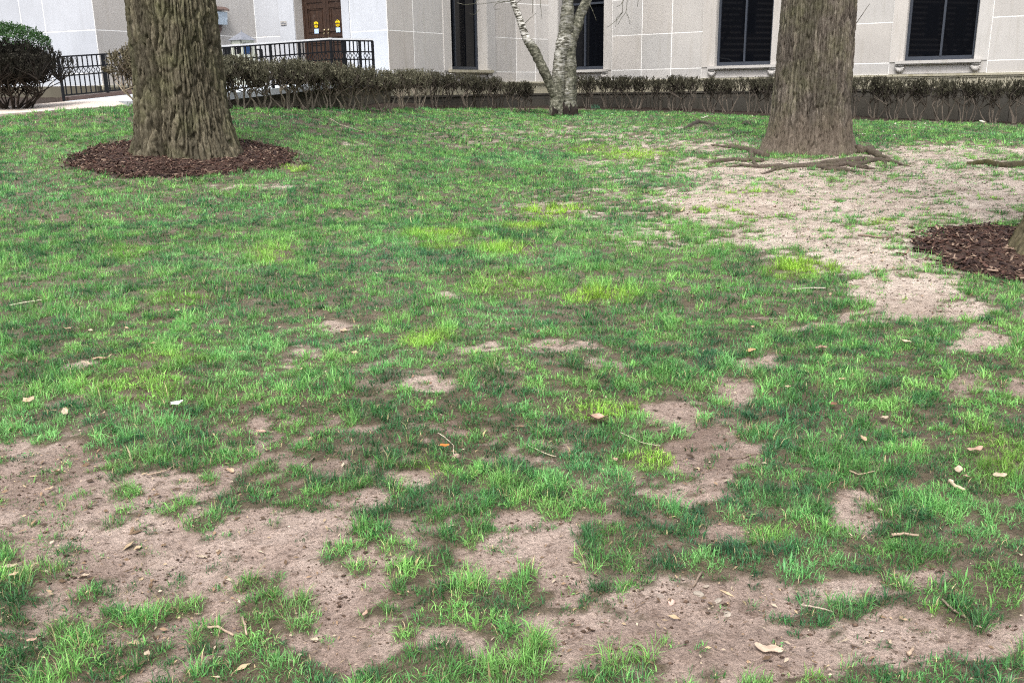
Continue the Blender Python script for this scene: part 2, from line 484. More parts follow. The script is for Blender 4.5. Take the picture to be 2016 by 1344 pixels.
THIN_LAWN = [(90, 940, 220, 70, .8), (140, 1080, 240, 90, .6), (150, 1230, 260, 110, .9), (330, 1290, 200, 60, .7), (930, 1300, 250, 50, .6), (450, 1010, 150, 40, .5), (1700, 400, 350, 120, .35), (1350, 300, 250, 60, .5)]
FIELD = {}
def fields(x, y):
    """grass cover 0..1, yellow 0..1, bare amount, lawn mask"""
    z = g_macro(x, y)
    u, v = project(x, y, z)
    w1 = (fbm(x * 3.1, y * 3.1, 21, 3) - .5)
    w2 = (fbm(x * 3.1, y * 3.1, 22, 3) - .5)
    sc = np.clip(60.0 / np.maximum(y, 1.5), 5, 60)
    uu, vv = u + w1 * sc * 4.0, v + w2 * sc * 1.6
    bare = ellipses(uu, vv, BARE)
    yel = ellipses(uu, vv, YEL, .35)
    out = (v > 1344) | (u < 0) | (u > 2016)
    bare = np.where(out & (y < 3), np.maximum(bare, .45), bare)
    bare = np.where(u > 2016, np.maximum(bare, .75 * sstep(3, 6, y) * (1 - sstep(15, 18, y))), bare)
    wx = x + .06 * (fbm(x * 5, y * 5, 33, 2) - .5); wy = y + .06 * (fbm(x * 5, y * 5, 34, 2) - .5)
    f1, f2, idv = worley(wx / .115, wy / .115, 41)
    h1, h2, idb = worley(wx / .062 + 7.7, wy / .062 + 3.1, 43)
    b = np.clip(bare, 0, 1.1)
    macro = fbm(x * 2.2, y * 2.2, 35, 3)
    score = .50 * idv + 1.0 * (macro - .5) + .5
    thr = .13 + 1.02 * b
    alive = sstep(thr - .04, thr + .04, score)
    rc = (.86 - .30 * np.clip(b, 0, 1)) * (.68 + .5 * idb)
    dome = np.clip(1 - (f1 / rc) ** 2, 0, 1) * alive
    sml = np.clip(1 - (h1 / .62) ** 2, 0, 1) * (idb > .42 + .37 * b)        # small tufts filling in
    dome = np.maximum(dome, .62 * sml * (1 - .6 * b))
    fill = .80 * (1 - sstep(.10, .5, b)) * (fbm(x * 9, y * 9, 36, 2) > .36)
    fill = np.maximum(fill, .30 * ellipses(uu, vv, THIN_LAWN) * (fbm(x * 12, y * 12, 37, 2) > .47))
    fill = np.maximum(fill, .035)
    cover = np.maximum(sstep(.04, .42, dome), fill)
    lawn = v > np.interp(u, EDGE_U, EDGE_V) + (fbm(x * 4, y * 4, 71, 2) - .5) * 2.5
    msk = lawn * (1 - ring_mask(x, y) * (1 - .12 * (sml > .55)))
    cover = cover * msk; dome = dome * msk
    FIELD['humus_shade'] = (1 - sstep(.10, .55, b)) * lawn; FIELD['dome'] = dome; FIELD['id'] = idv  # organic soil mask, also carries the painted shade of the lawn gaps
    return cover, yel, bare, lawn, u, v

ys = np.concatenate([np.linspace(-40, -2, 8)[:-1], np.linspace(-2, 1.4, 8)[:-1], np.arange(1.4, 5.5, .02), np.arange(5.5, 9.5, .035), np.arange(9.5, 15, .075),
                     np.arange(15, 30, .2), np.linspace(30, 260, 14)])
ts = np.concatenate([-np.geomspace(1.05, 60, 12)[::-1], np.linspace(-1, 1, 270), np.geomspace(1.05, 60, 12)])
wid = 1.6 + .66 * np.clip(ys, 0, 40)
GX = ts[None, :] * wid[:, None]
GY = np.repeat(ys[:, None], len(ts), 1)
gx, gy = GX.ravel(), GY.ravel()
cov, yl, br, lawn, gu, gv = fields(gx, gy)
HUM_SHADE = FIELD['humus_shade']
crumb = (fbm(gx * 28, gy * 28, 91, 3, .6) - .5) * .022 * (gy < 12)
mound = .03 * ellipses(gu, gv, [(1385, 246, 40, 8, 1)])
infront = (gy > .5)
gz = g(gx, gy) + crumb * np.clip(1.0 - cov, 0, 1) + .008 * FIELD['dome'] * (1 - sstep(6, 9, gy)) - .006 * sstep(6, 10, gy) * cov + mound * infront
nr, nc = GX.shape
ii = np.arange(nr * nc).reshape(nr, nc)
quads = np.stack([ii[:-1, :-1], ii[:-1, 1:], ii[1:, 1:], ii[1:, :-1]], -1).reshape(-1, 4)
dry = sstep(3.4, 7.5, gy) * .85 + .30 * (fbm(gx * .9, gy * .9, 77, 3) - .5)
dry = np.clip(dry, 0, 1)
bedm = ((~lawn) & (gy > 3)).astype(float)
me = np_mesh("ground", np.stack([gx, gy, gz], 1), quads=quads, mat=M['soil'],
             attrs={"dry": dry, "thatch_shade": np.maximum(cov * .85, .72 * HUM_SHADE), "bed": np.maximum(bedm, ring_mask(gx, gy))}, smooth=True)  # dark tone follows grass cover, so shade in the gaps is coloured in
ground = tag(mkobj("ground", me), "patchy lawn soil rising towards the building", kind="structure")
print("ground ok")

# ================================================================== GRASS
def make_grass():
    Vs, Qs, Ts, Cs, base = [], [], [], [], 0
    total = 0
    # y range, tufts per m2, blades per tuft, blade length factor, blade width, two-piece blade
    for (y0, y1, dens, nbl, lf, wd, full) in ((1.5, 3.4, 1800, 11, .95, .0020, True), (3.4, 5.4, 1250, 10, 1.0, .0026, True), (5.4, 9.0, 760, 9, 1.15, .0048, False),
                                              (9.0, 15.0, 380, 8, 1.15, .0071, False), (15.0, 27.5, 135, 8, 1.20, .0118, False)):
        wmax = .66 * y1 + .9
        n = int(dens * (y1 - y0) * 2 * wmax)
        y = rng.uniform(y0, y1, n); x = rng.uniform(-wmax, wmax, n)
        k = np.abs(x) < .66 * y + .9
        x, y = x[k], y[k]
        c, yel, bare, lw_, u, v = fields(x, y)
        dome, cid = FIELD['dome'], FIELD['id']
        keep = rng.random(len(x)) < c
        x, y, c, yel, bare, dome, cid = x[keep], y[keep], c[keep], yel[keep], bare[keep], dome[keep], cid[keep]
        tall = fbm(x * 5.5, y * 5.5, 101, 3)
        hue = fbm(x * 1.7, y * 1.7, 102, 3) * .42 + .16 * fbm(x * 9, y * 9, 103, 2) + .42 * cid
        tl = (.026 + .026 * sstep(.36, .72, tall)) * (.50 + .70 * dome) * (1 + .25 * yel) * lf * (.8 + .45 * cid)
        tl = tl * rng.uniform(.7, 1.3, len(x))
        tb = rng.normal(0, .055, len(x))
        idx = np.repeat(np.arange(len(x)), nbl); N = len(idx); total += N
        X, Y = x[idx], y[idx]
        a = rng.uniform(0, 2 * math.pi, N)
        r = np.sqrt(rng.random(N)) * (.014 + .0022 * np.clip(Y, 0, 14))
        bx, by = X + np.cos(a) * r, Y + np.sin(a) * r
        bz = g(bx, by) - .003 + .010 * sstep(9, 16, by) + (.008 * dome * (1 - sstep(6, 9, y)))[idx]
        L = tl[idx] * rng.uniform(.55, 1.35, N)
        lean = np.clip(rng.normal(.74, .36, N), .05, 1.3)
        az = a + rng.normal(0, 1.0, N)
        W = wd * rng.uniform(.65, 1.3, N) * np.where(rng.random(N) < .05, 2.4, 1.0)
        dx, dy = np.cos(az), np.sin(az)
        fa = az + math.pi / 2 + rng.normal(0, .5, N)
        s3 = np.stack([np.cos(fa) * W / 2, np.sin(fa) * W / 2, np.zeros(N)], 1)
        b0 = np.stack([bx, by, bz], 1)
        l1 = L * .52; l2 = L * .52; e1 = lean * .62; e2 = np.minimum(lean * 1.6, 1.75)
        m1 = b0 + np.stack([dx * np.sin(e1) * l1, dy * np.sin(e1) * l1, np.cos(e1) * l1], 1)
        t1 = m1 + np.stack([dx * np.sin(e2) * l2, dy * np.sin(e2) * l2, np.cos(e2) * l2], 1)
        h = hue[idx] + tb[idx] + rng.normal(0, .05, N)
        dark = np.array([.044, .140, .048]); mid = np.array([.110, .305, .076]); lite = np.array([.215, .445, .110]); yg = np.array([.31, .53, .06])
        t = sstep(.34, .50, h)[:, None]; t2 = sstep(.50, .70, h)[:, None]
        C = dark * (1 - t) + mid * t
        C = C * (1 - t2) + lite * t2
        ye = np.clip(yel[idx] * rng.uniform(.75, 1.15, N), 0, 1)[:, None]
        C = C * (1 - ye) + yg * ye
        blu = sstep(.52, .72, fbm(X * 1.1, Y * 1.1, 104, 2))[:, None] * .5
        C = C * (1 - blu) + C * np.array([.85, 1.0, 1.45]) * blu
        straw = (rng.random(N) < .03 + .07 * np.clip(bare[idx], 0, 1))[:, None]
        C = np.where(straw, np.array([.46, .37, .20]) * rng.uniform(.6, 1.2, (N, 1)), C)
        C = C * rng.uniform(.62, 1.38, (N, 1)) * (.72 + .56 * hsh(np.floor(cid * 9973), np.floor(cid * 77), 5)[idx])[:, None]
        if full:
            V = np.stack([b0 - s3 * .8, b0 + s3 * .8, m1 + s3, m1 - s3, t1], 1)
            o = base + np.arange(N, dtype=np.int32) * 5
            Qs.append(np.stack([o, o + 1, o + 2, o + 3], 1)); Ts.append(np.stack([o + 3, o + 2, o + 4], 1)); nv_ = 5
        else:
            tip = m1 * .2 + t1 * .8 + np.stack([L * 0, L * 0, L * .12], 1)
            V = np.stack([b0 - s3, b0 + s3, tip], 1)
            o = base + np.arange(N, dtype=np.int32) * 3
            Ts.append(np.stack([o, o + 1, o + 2], 1)); nv_ = 3
        Vs.append(V.reshape(-1, 3)); Cs.append(np.repeat(C, nv_, 0)); base += N * nv_
    me = np_mesh("lawn_grass", np.concatenate(Vs), quads=np.concatenate(Qs), tris=np.concatenate(Ts), mat=M['grass'], colors=np.concatenate(Cs))
    print("grass blades", total)
    return tag(mkobj("lawn_grass", me), "short patchy green grass growing across the worn lawn", "grass", kind="stuff")
make_grass()

# ================================================================== soil litter (uncountable crumbs and flakes)
def litter():
    n = 260000
    y = 1.6 + (16 - 1.6) * rng.random(n) ** 1.7; x = rng.uniform(-1, 1, n) * (.62 * y + .5)
    c, yel, bare, lw, u, v = fields(x, y)
    k = (rng.random(n) < np.clip(.9 - c, .0, 1) * np.clip(.35 + bare, 0, 1)) & lw & (ring_mask(x, y) < .3)
    k &= fbm(x * 7, y * 7, 120, 3) + .12 * rng.normal(0, 1, n) > .56
    x, y = x[k][:17000], y[k][:17000]
    z = g(x, y); n = len(x)
    s = rng.gamma(1.6, .0011, n) * (1 + .12 * np.clip(y - 3, 0, 9)); s = np.clip(s, .0008, .010)
    base = np.array([(1, 0, 0), (0, 1, 0), (-1, 0, 0), (0, -1, 0), (0, 0, .8), (0, 0, -.5)], float)
    V = base[None] * rng.uniform(.6, 1.3, (n, 6, 3)) * s[:, None, None]
    th = rng.uniform(0, 6.28, n); cs, sn = np.cos(th)[:, None], np.sin(th)[:, None]
    V = np.stack([(V[..., 0] * cs - V[..., 1] * sn) * 1.4, V[..., 0] * sn + V[..., 1] * cs, V[..., 2]], -1)
    V += np.stack([x, y, z + s * .35], 1)[:, None]
    F = np.array([(0, 1, 4), (1, 2, 4), (2, 3, 4), (3, 0, 4), (1, 0, 5), (2, 1, 5), (3, 2, 5), (0, 3, 5)])
    T = (F[None] + (np.arange(n) * 6)[:, None, None]).reshape(-1, 3)
    C = np.array([.075, .05, .036]) * rng.uniform(.5, 1.7, (n, 1))
    me = np_mesh("soil_crumbs", V.reshape(-1, 3), tris=T, mat=M['litter'], colors=np.repeat(C, 6, 0))
    tag(mkobj("soil_crumbs", me), "dark crumbs of earth scattered over the bare soil", "soil", kind="stuff")
    # flakes of leaf, straw and bark
    n = 70000
    y = 1.6 + (20 - 1.6) * rng.random(n) ** 1.6; x = rng.uniform(-1, 1, n) * (.62 * y + .5)
    c, yel, bare, lw, u, v = fields(x, y)
    left = ellipses(u, v, [(120, 960, 330, 130, 1), (150, 1200, 300, 150, .8), (1450, 1190, 220, 60, .6), (1500, 300, 300, 60, .6)])
    k = lw & (rng.random(n) < .12 + .30 * bare + .5 * left) & (ring_mask(x, y) < .3)
    x, y = x[k][:15000], y[k][:15000]; n = len(x)
    z = g(x, y) + .004 + rng.random(n) * .008
    L = rng.gamma(2.2, .0055, n) * (1 + .05 * np.clip(y - 3, 0, 12)); Wd = L * rng.uniform(.12, .5, n); th = rng.uniform(0, 6.28, n)
    ex = np.stack([np.cos(th) * L, np.sin(th) * L, rng.normal(0, .25, n) * L], 1); ey = np.stack([-np.sin(th) * Wd, np.cos(th) * Wd, rng.normal(0, .3, n) * Wd], 1)
    p = np.stack([x, y, z], 1)
    V = np.stack([p - ex / 2, p + ey / 2 + [0, 0, .003], p + ex / 2, p - ey / 2], 1)
    o = (np.arange(n) * 4)[:, None]
    T = np.concatenate([o + [0, 3, 1], o + [1, 3, 2]])
    pal = np.array([(.36, .27, .17), (.24, .16, .10), (.12, .08, .05), (.42, .34, .25), (.07, .05, .035), (.16, .11, .07)])
    C = pal[rng.integers(0, 6, n)] * rng.uniform(.7, 1.2, (n, 1))
    me = np_mesh("leaf_litter", V.reshape(-1, 3), tris=T, mat=M['litter'], colors=np.repeat(C, 4, 0))
    tag(mkobj("leaf_litter", me), "small dry flakes of leaf and straw strewn on the lawn", "leaf litter", kind="stuff")
litter()

# ================================================================== mulch
def mulch(name, cx, cy, r, label, n, seed):
    rg = np.random.default_rng(seed)
    V, T, C = [], [], []
    x = cx + rg.uniform(-1.15, 1.15, n * 2) * r; y = cy + rg.uniform(-1.15, 1.15, n * 2) * r
    k = rg.random(len(x)) < np.maximum(ring_mask(x, y), .07 * (np.hypot(x - cx, y - cy) < r * 1.13))
    x, y = x[k][:n], y[k][:n]; n = len(x)
    d = np.hypot(x - cx, y - cy) / r
    z = g(x, y) + .035 * (1 - sstep(.5, 1.0, d)) + rg.random(n) * .02
    L = rg.uniform(.02, .085, n); Wd = rg.uniform(.006, .018, n); H = rg.uniform(.004, .010, n)
    th = rg.uniform(0, 6.28, n); ti = rg.normal(0, .35, n)
    ex = np.stack([np.cos(th) * np.cos(ti), np.sin(th) * np.cos(ti), np.sin(ti)], 1) * L[:, None]
    ey = np.stack([-np.sin(th), np.cos(th), rg.normal(0, .4, n)], 1) * Wd[:, None]
    ez = np.array([0, 0, 1.0]) * H[:, None]
    p = np.stack([x, y, z], 1) - ex / 2
    B = np.stack([p, p + ex, p + ex * .9 + ey, p + ey, p + ez, p + ex * .95 + ez, p + ex * .9 + ey + ez, p + ey + ez], 1)
    Q = (np.array(BOXF)[None] + (np.arange(n) * 8)[:, None, None]).reshape(-1, 4)
    pal = np.array([(.045, .025, .020), (.075, .040, .030), (.030, .018, .016), (.11, .07, .05), (.24, .17, .125)])
    C = pal[rg.choice(5, n, p=[.30, .27, .20, .14, .09])] * rg.uniform(.7, 1.25, (n, 1))
    # low mound under the chips
    nr_, na = 14, 64
    rr = np.linspace(0, 1.02, nr_)[:, None] * r; aa = np.linspace(0, 2 * math.pi, na, endpoint=False)[None]
    edge = .97 + .16 * (fbm(aa * 2.1 + 10, aa * 0 + [0, 3.1][seed % 2], 60, 3) - .5)
    mx, my = cx + rr * np.cos(aa) * edge, cy + rr * np.sin(aa) * edge
    mz = g(mx, my) + .045 * (1 - sstep(.55, 1.0, np.repeat(rr / r, na, 1))) - .012 * sstep(.9, 1.0, np.repeat(rr / r, na, 1))
    o = len(B) * 8
    mi = o + np.arange(nr_ * na).reshape(nr_, na)
    Q2 = np.stack([mi[:-1], np.roll(mi[:-1], -1, 1), np.roll(mi[1:], -1, 1), mi[1:]], -1).reshape(-1, 4)
    V = np.concatenate([B.reshape(-1, 3), np.stack([mx, my, mz], -1).reshape(-1, 3)])
    CC = np.concatenate([np.repeat(C, 8, 0), np.tile([[.045, .027, .02]], (nr_ * na, 1))])
    me = np_mesh(name, V, quads=np.concatenate([Q, Q2]), mat=M['chips'], colors=CC)
    return tag(mkobj(name, me), label, "mulch", kind="stuff")
mulch("mulch_ring", *RINGS[0], "dark bark mulch ring around the twin-buttressed tree", 5200, 4)
mulch("mulch_ring", *RINGS[1], "dark bark mulch patch around the mossy tree beside bare soil", 4600, 5)

# ================================================================== TREES
def branch_tree(mb, start, direction, length, radius, depth, rg, sides=7, minr=.006):
    pts = [np.asarray(start, float)]; d = np.asarray(direction, float); d /= np.linalg.norm(d)
    n = 5
    for i in range(n):
        d = d + rg.normal(0, .13, 3) + np.array([0, 0, .05]); d /= np.linalg.norm(d)
        pts.append(pts[-1] + d * length / n)
    rad = np.linspace(radius, radius * .55, n + 1)
    mb.tube(pts, rad, sides)
    if depth <= 0: return
    for i in range(rg.integers(3, 5)):
        t = rg.integers(2, n + 1)
        nd = d + rg.normal(0, .75, 3); nd[2] = abs(nd[2]) * .8 + .1
        branch_tree(mb, pts[t], nd, length * rg.uniform(.5, .8), max(rad[t] * rg.uniform(.45, .7), minr), depth - 1, rg, max(4, sides - 1), minr)

def trunk(name, root, center, prof, cleft, mat, label, ridges, depth, seed, stain=None, ztop=5.2, zfine=2.45, lean=(0, 0), na=460, crown=True, wav=1.0):
    """prof: list of (height, radius); furrowed bark as real relief"""
    e = empty(name, (center[0], center[1], center[2]))
    tag(e, label, "tree")
    zz = np.concatenate([np.arange(-.20, zfine, .0125), np.arange(zfine, ztop, .035)])
    nb_ = na // 5
    th = np.concatenate([np.linspace(.5 * math.pi, 0.85 * math.pi, nb_, endpoint=False), np.linspace(.85 * math.pi, 2.15 * math.pi, na - 2 * nb_, endpoint=False), np.linspace(2.15 * math.pi, 2.5 * math.pi, nb_, endpoint=False)])
    TH, Z = np.meshgrid(th, zz)
    R = np.interp(Z, [p[0] for p in prof], [p[1] for p in prof])
    flare = np.clip(1 - Z / .75, 0, 1.3) ** 2
    lob = np.zeros_like(TH)
    for (a, amp, wd) in cleft:                    # buttresses (+) and clefts (-), width in radians
        dd = (TH - a + math.pi) % (2 * math.pi) - math.pi
        lob += amp * np.exp(-(dd / wd) ** 2) * (flare if amp > 0 else np.clip(1 - Z / 1.5, .0, 1.2) ** 1.2)
    R = R * (1 + lob + .025 * np.sin(TH * 5 + 1.3 + .4 * Z))
    k = ridges / (2 * math.pi)
    S = TH * k
    warp = (fbm(np.cos(TH) * 3.2 + Z * .55, np.sin(TH) * 3.2 + Z * .35, seed, 3) - .5) * 2.6 + (fbm(S * .9, Z * 6, seed + 1, 2) - .5) * .8
    warp = warp * wav
    def per(fn, sc):
        return fn
    def ridgep(Sv, Zv, sd):                       # wrap: blend across the seam at the back
        f1, f2, idv = worley(Sv, Zv, sd)
        return f2 - f1, idv
    a1, id1 = ridgep(S + warp, Z * 1.9 + .8 * vnoise(S * .7, Z * 1.5, seed + 4), seed + 2)
    a2, id2 = ridgep(S * 1.0 + warp * 1.1 + 31.7, Z * 3.4 + 3.3, seed + 3)
    ridge = sstep(.03, .27, a1) * .72 + sstep(.02, .3, a2) * .28
    fine = fbm(S * 5, Z * 26, seed + 6, 3) - .5
    disp = depth * (ridge - .75) + depth * .30 * fine + .018 * (id1 - .5)
    R = R + disp
    X = center[0] + R * np.cos(TH) + lean[0] * Z; Y = center[1] + R * np.sin(TH) + lean[1] * Z
    V = np.stack([X, Y, center[2] + Z], -1).reshape(-1, 3)
    n0 = len(zz); ix = np.arange(n0 * na).reshape(n0, na)
    Q = np.stack([ix[:-1], np.roll(ix[:-1], -1, 1), np.roll(ix[1:], -1, 1), ix[1:]], -1).reshape(-1, 4)
    st = np.zeros_like(Z) if stain is None else (1 - sstep(stain - .35, stain + .2, Z + .5 * (fbm(S * .4, Z * 2, seed + 8, 3) - .5)))
    me = np_mesh("trunk", V, quads=Q, mat=mat, attrs={"stain": st.ravel(), "plate": id1.ravel()}, smooth=False)
    mkobj("trunk", me, e)
    if crown:
        rg = np.random.default_rng(seed)
        mb = MB()
        top = np.array([center[0] + lean[0] * ztop, center[1] + lean[1] * ztop, center[2] + ztop - .25])
        rt = prof[-1][1]
        for i in range(5):
            aa = i * 1.26 + rg.normal(0, .2)
            branch_tree(mb, top + np.array([math.cos(aa), math.sin(aa), 0]) * rt * .45, (math.cos(aa) * .75, math.sin(aa) * .75, 1), 3.2, rt * .5, 3, rg)
        mb.build("crown", mat, e, True)
    return e

M['rootbark'] = mat_bark('root_bark', (.22, .18, .14), (.14, .11, .085), (.055, .042, .032))
pa = math.pi
treeA = trunk("shade_tree", None, TREE_A, [(-.3, .74), (0, .69), (.25, .63), (.6, .585), (1.0, .565), (1.6, .55), (2.4, .54), (6, .52)],
      [(-pa / 2 - .22, -.26, .17), (-pa + .25, .10, .35), (-.25, .08, .4), (-pa / 2 + .55, .05, .4), (1.4, .12, .5)], M['bark_a'],
      "thick olive-barked tree with a split buttress standing in a mulch ring", 70, .068, 11)
treeB = trunk("shade_tree", None, TREE_B, [(-.3, .82), (0, .745), (.12, .69), (.3, .645), (.6, .61), (1.0, .585), (1.6, .57), (2.4, .55), (6, .52)],
      [(-pa + .1, .12, .4), (-.05, .05, .4), (-pa / 2, .03, .5), (1.5, .1, .6)], M['bark_b'],
      "thick grey-barked tree with exposed surface roots on bare soil", 92, .046, 23, stain=.62, wav=.5)
treeC = trunk("mossy_tree", None, TREE_C, [(-.3, .62), (0, .56), (.25, .46), (.6, .40), (1.2, .37), (6, .33)],
      [(-pa + .2, .12, .3), (-1.2, .1, .3), (1, .1, .4)], M['bark_c'], "mossy tree flare rising from mulch beside the bare soil", 46, .03, 37, na=200)

# ivy-like dark knot on the edge of tree A + exposed roots of tree B
def ground_tube(mb, pix, radii, sides=8, lift=.4, steps=5, wob=.02, seed=0):
    rg = np.random.default_rng(seed)
    P = [ground_at(u, v) for u, v in pix]
    pts, rad = [], []
    for i in range(len(P) - 1):
        for s in range(steps):
            t = s / steps
            p = P[i] * (1 - t) + P[i + 1] * t
            p = p + rg.normal(0, wob, 3) * np.array([1, 1, 0])
            r = radii[i] * (1 - t) + radii[i + 1] * t
            pts.append([p[0], p[1], float(g(p[0], p[1])) + r * lift]); rad.append(r * rg.uniform(.85, 1.15))
    p = P[-1]; pts.append([p[0], p[1], p[2]]); rad.append(radii[-1])
    mb.tube(pts, rad, sides)

ROOTS = [([(1685, 300), (1712, 300), (1752, 316)], [.09, .07, .02]), ([(1690, 318), (1640, 322), (1570, 330), (1528, 338)], [.05, .04, .035, .015]),
 ([(1720, 318), (1680, 326), (1610, 332), (1545, 333), (1500, 345)], [.03, .035, .035, .03, .012]), ([(1665, 326), (1700, 334), (1722, 334)], [.035, .03, .012]),
 ([(1700, 314), (1745, 318), (1790, 327)], [.04, .028, .01]), ([(1510, 312), (1478, 300), (1440, 290), (1400, 284)], [.06, .045, .03, .012]),
 ([(1482, 298), (1478, 312), (1490, 326)], [.035, .03, .02]), ([(1500, 318), (1455, 316), (1412, 318), (1392, 324)], [.035, .03, .035, .02]),
 ([(1540, 330), (1500, 332), (1460, 326), (1430, 330)], [.03, .03, .022, .01]), ([(1620, 334), (1660, 338), (1690, 340)], [.03, .032, .012]),
 ([(1735, 312), (1748, 324), (1742, 334)], [.02, .016, .008])]
for i, (pp, rr) in enumerate(ROOTS):
    mb = MB(); ground_tube(mb, pp, [q * 1.2 for q in rr], seed=i + 200, lift=.3)
    mb.build("root", M['rootbark'], treeB, True)
# sprouts on the side of tree B
mb = MB()
for pts, r in (([(1672, 60), (1683, 50), (1697, 30), (1712, 8)], .007), ([(1672, 48), (1684, 20), (1690, -8)], .006)):
    mb.tube([at_depth(u, v, TREE_B[1] - .1 + .0) for u, v in pts], [r, r, r * .8, r * .5][:len(pts)], 5)
mb.build("sprout", M['bark_b'], treeB, True)

def rough_log(name, pix, radii, matk, label, cat, seed, group=None):
    mb = MB(); ground_tube(mb, pix, radii, 9, .25, 5, .025, seed)
    return tag(mb.build(name, M[matk], None, True), label, cat, group)
rough_log("surface_root", [(1905, 326), (1935, 324), (1970, 330), (2030, 327)], [.03, .055, .06, .05], 'bark_c', "mossy root ridge breaking the bare soil", "root", 401)
rough_log("surface_root", [(1350, 256), (1372, 243), (1398, 248), (1410, 258)], [.03, .075, .06, .02], 'bark_b', "gnarled root hump in the lawn between birch and grey tree", "root", 402)
rough_log("surface_root", [(1452, 248), (1468, 244), (1484, 249)], [.02, .06, .02], 'bark_b', "small dark root knob beside the gnarled root hump", "root", 403)
rough_log("surface_root", [(1438, 268), (1462, 263), (1490, 262)], [.02, .03, .02], 'bark_b', "thin root curling out of the soil near the grey tree", "root", 404)

# ------------------------------------------------------------------ birch
BY = 25.4
def bp(u, v, dy=0): return at_depth(u, v, BY + dy)
def organic_tube(mb, pts, radii, sides, seed, sub=6, rough=.10):
    rg = np.random.default_rng(seed)
    pts = np.asarray(pts, float); n = len(pts)
    t = np.linspace(0, n - 1, (n - 1) * sub + 1)
    P = np.stack([np.interp(t, range(n), pts[:, i]) for i in range(3)], 1)
    for _ in range(2):
        P[1:-1] = .25 * P[:-2] + .5 * P[1:-1] + .25 * P[2:]
    Rr = np.interp(t, range(n), radii) * rg.uniform(1 - rough, 1 + rough, len(t))
    mb.tube(P, Rr, sides)
bir = empty("birch_tree", tuple(ground_at(1109, 218)))
tag(bir, "multi-stemmed birch with peeling white bark before the window wall", "tree")
PXM = BY / F_PX
def set_pale(o, f):
    me = o.data
    co = np.empty(len(me.vertices) * 3); me.vertices.foreach_get("co", co); co = co.reshape(-1, 3)
    u, v = project(co[:, 0], co[:, 1], co[:, 2])
    me.attributes.new("pale", 'FLOAT', 'POINT').data.foreach_set("value", f(u, v, co).astype(np.float32))
def stem(name, pl, seed, f, sides=14):
    mb = MB()
    organic_tube(mb, [bp(u, v, dy) for u, v, r, dy in pl], [r * PXM for u, v, r, dy in pl], sides, seed)
    o = mb.build(name, M['birch'], bir, True); set_pale(o, f); return o
patch = lambda u, v, co: fbm(u * .06, v * .09, 301, 3)
stem("trunk", [(1098, 228, 18, 0), (1097, 205, 14.5, 0), (1098, 170, 13.5, 0), (1102, 120, 13, 0), (1110, 85, 14, 0), (1116, 50, 14, 0), (1118, 10, 11, 0), (1119, -60, 10, 0), (1112, -230, 8, .2), (1100, -420, 5, .4)], 1,
     lambda u, v, co: np.clip((1 - sstep(110, 175, v)) * .75 + (patch(u, v, co) - .55) * 1.6, 0, 1) * (1 - .7 * (1 - sstep(62, 82, v))))
stem("trunk", [(1122, 226, 17, .05), (1122, 205, 14, .05), (1122, 165, 13, .05), (1121, 110, 12.5, .05), (1122, 80, 12.5, .05), (1134, 58, 11, .05), (1142, 30, 9.5, .05), (1156, 0, 8.5, .05), (1172, -50, 7.5, .1), (1200, -180, 6, .2), (1230, -400, 4, .4)], 2,
     lambda u, v, co: np.clip((patch(u, v, co) - .48) * 1.6 + .5 * (1 - sstep(70, 90, v)) * 0, 0, .55))
stem("trunk", [(1094, 190, 9, -.05), (1086, 175, 9, -.1), (1076, 150, 9, -.15), (1065, 128, 9.2, -.2), (1054, 103, 9.5, -.2), (1043, 86, 9, -.2), (1037, 78, 7.8, -.2), (1031, 62, 6.6, -.2), (1024, 40, 6.4, -.2), (1016, 18, 6.2, -.2), (1006, -4, 5.5, -.2), (1000, -60, 5, -.2), (985, -200, 4, -.3)], 3,
     lambda u, v, co: (1 - sstep(70, 92, v)) * 1.0)
mb = MB()
TW = [[(1008, 2), (1000, 4), (985, 3), (965, 6), (940, 9)], [(1000, 3), (978, 7), (972, 14), (974, 19), (985, 18)], [(1014, 10), (1028, -2), (1045, -30)], [(1034, 46), (1044, 36), (1056, 26)],
      [(1063, -20), (1064, 10), (1066, 26), (1067, 38)], [(1046, -20), (1049, 12), (1048, 28)], [(1160, 8), (1166, 20), (1172, 35), (1174, 42)], [(1228, -25), (1226, 10), (1226, 24), (1218, 36), (1205, 48), (1196, 54)],
      [(1236, -25), (1234, 15), (1232, 25), (1222, 38), (1216, 50)], [(1232, 25), (1238, 35), (1239, 48)], [(1226, 24), (1214, 36), (1212, 54)], [(1228, 0), (1222, 10), (1214, 14)], [(1258, -20), (1256, 6), (1255, 14)],
      [(945, -5), (935, 8), (915, 10), (900, 6)], [(942, 20), (935, 29), (925, 28)]]
for i, tpts in enumerate(TW):
    mb.tube([bp(u, v, -.5 + .3 * math.sin(i * 2.1)) for u, v in tpts], np.linspace(.009, .005, len(tpts)), 4)
rgb_ = np.random.default_rng(77)
for i in range(5):
    branch_tree(mb, bp([1119, 1112, 1172, 1200, 1000][i], [-60, -230, -50, -180, -60][i], .1), (rgb_.normal(0, .7), rgb_.normal(0, .6), .8), 2.4, .07, 2, rgb_, 6)
o = mb.build("twigs", M['birch'], bir, True); set_pale(o, lambda u, v, co: u * 0)
mb = MB()
rgq = np.random.default_rng(31)
for i in range(7):   # dark broken foot of the trunks
    u = [1090, 1094, 1112, 1118, 1124, 1130, 1134][i]; h = [9, 6, 17, 12, 15, 10, 13][i]
    mb.tube([bp(u, 227, -.26), bp(u + rgq.uniform(-2, 2), 221 - h * .4, -.25), bp(u + rgq.uniform(-3, 3), 219 - h, -.16)], [.07, .055, .012], 5)
o = mb.build("bark_slab", M['rot'], bir)

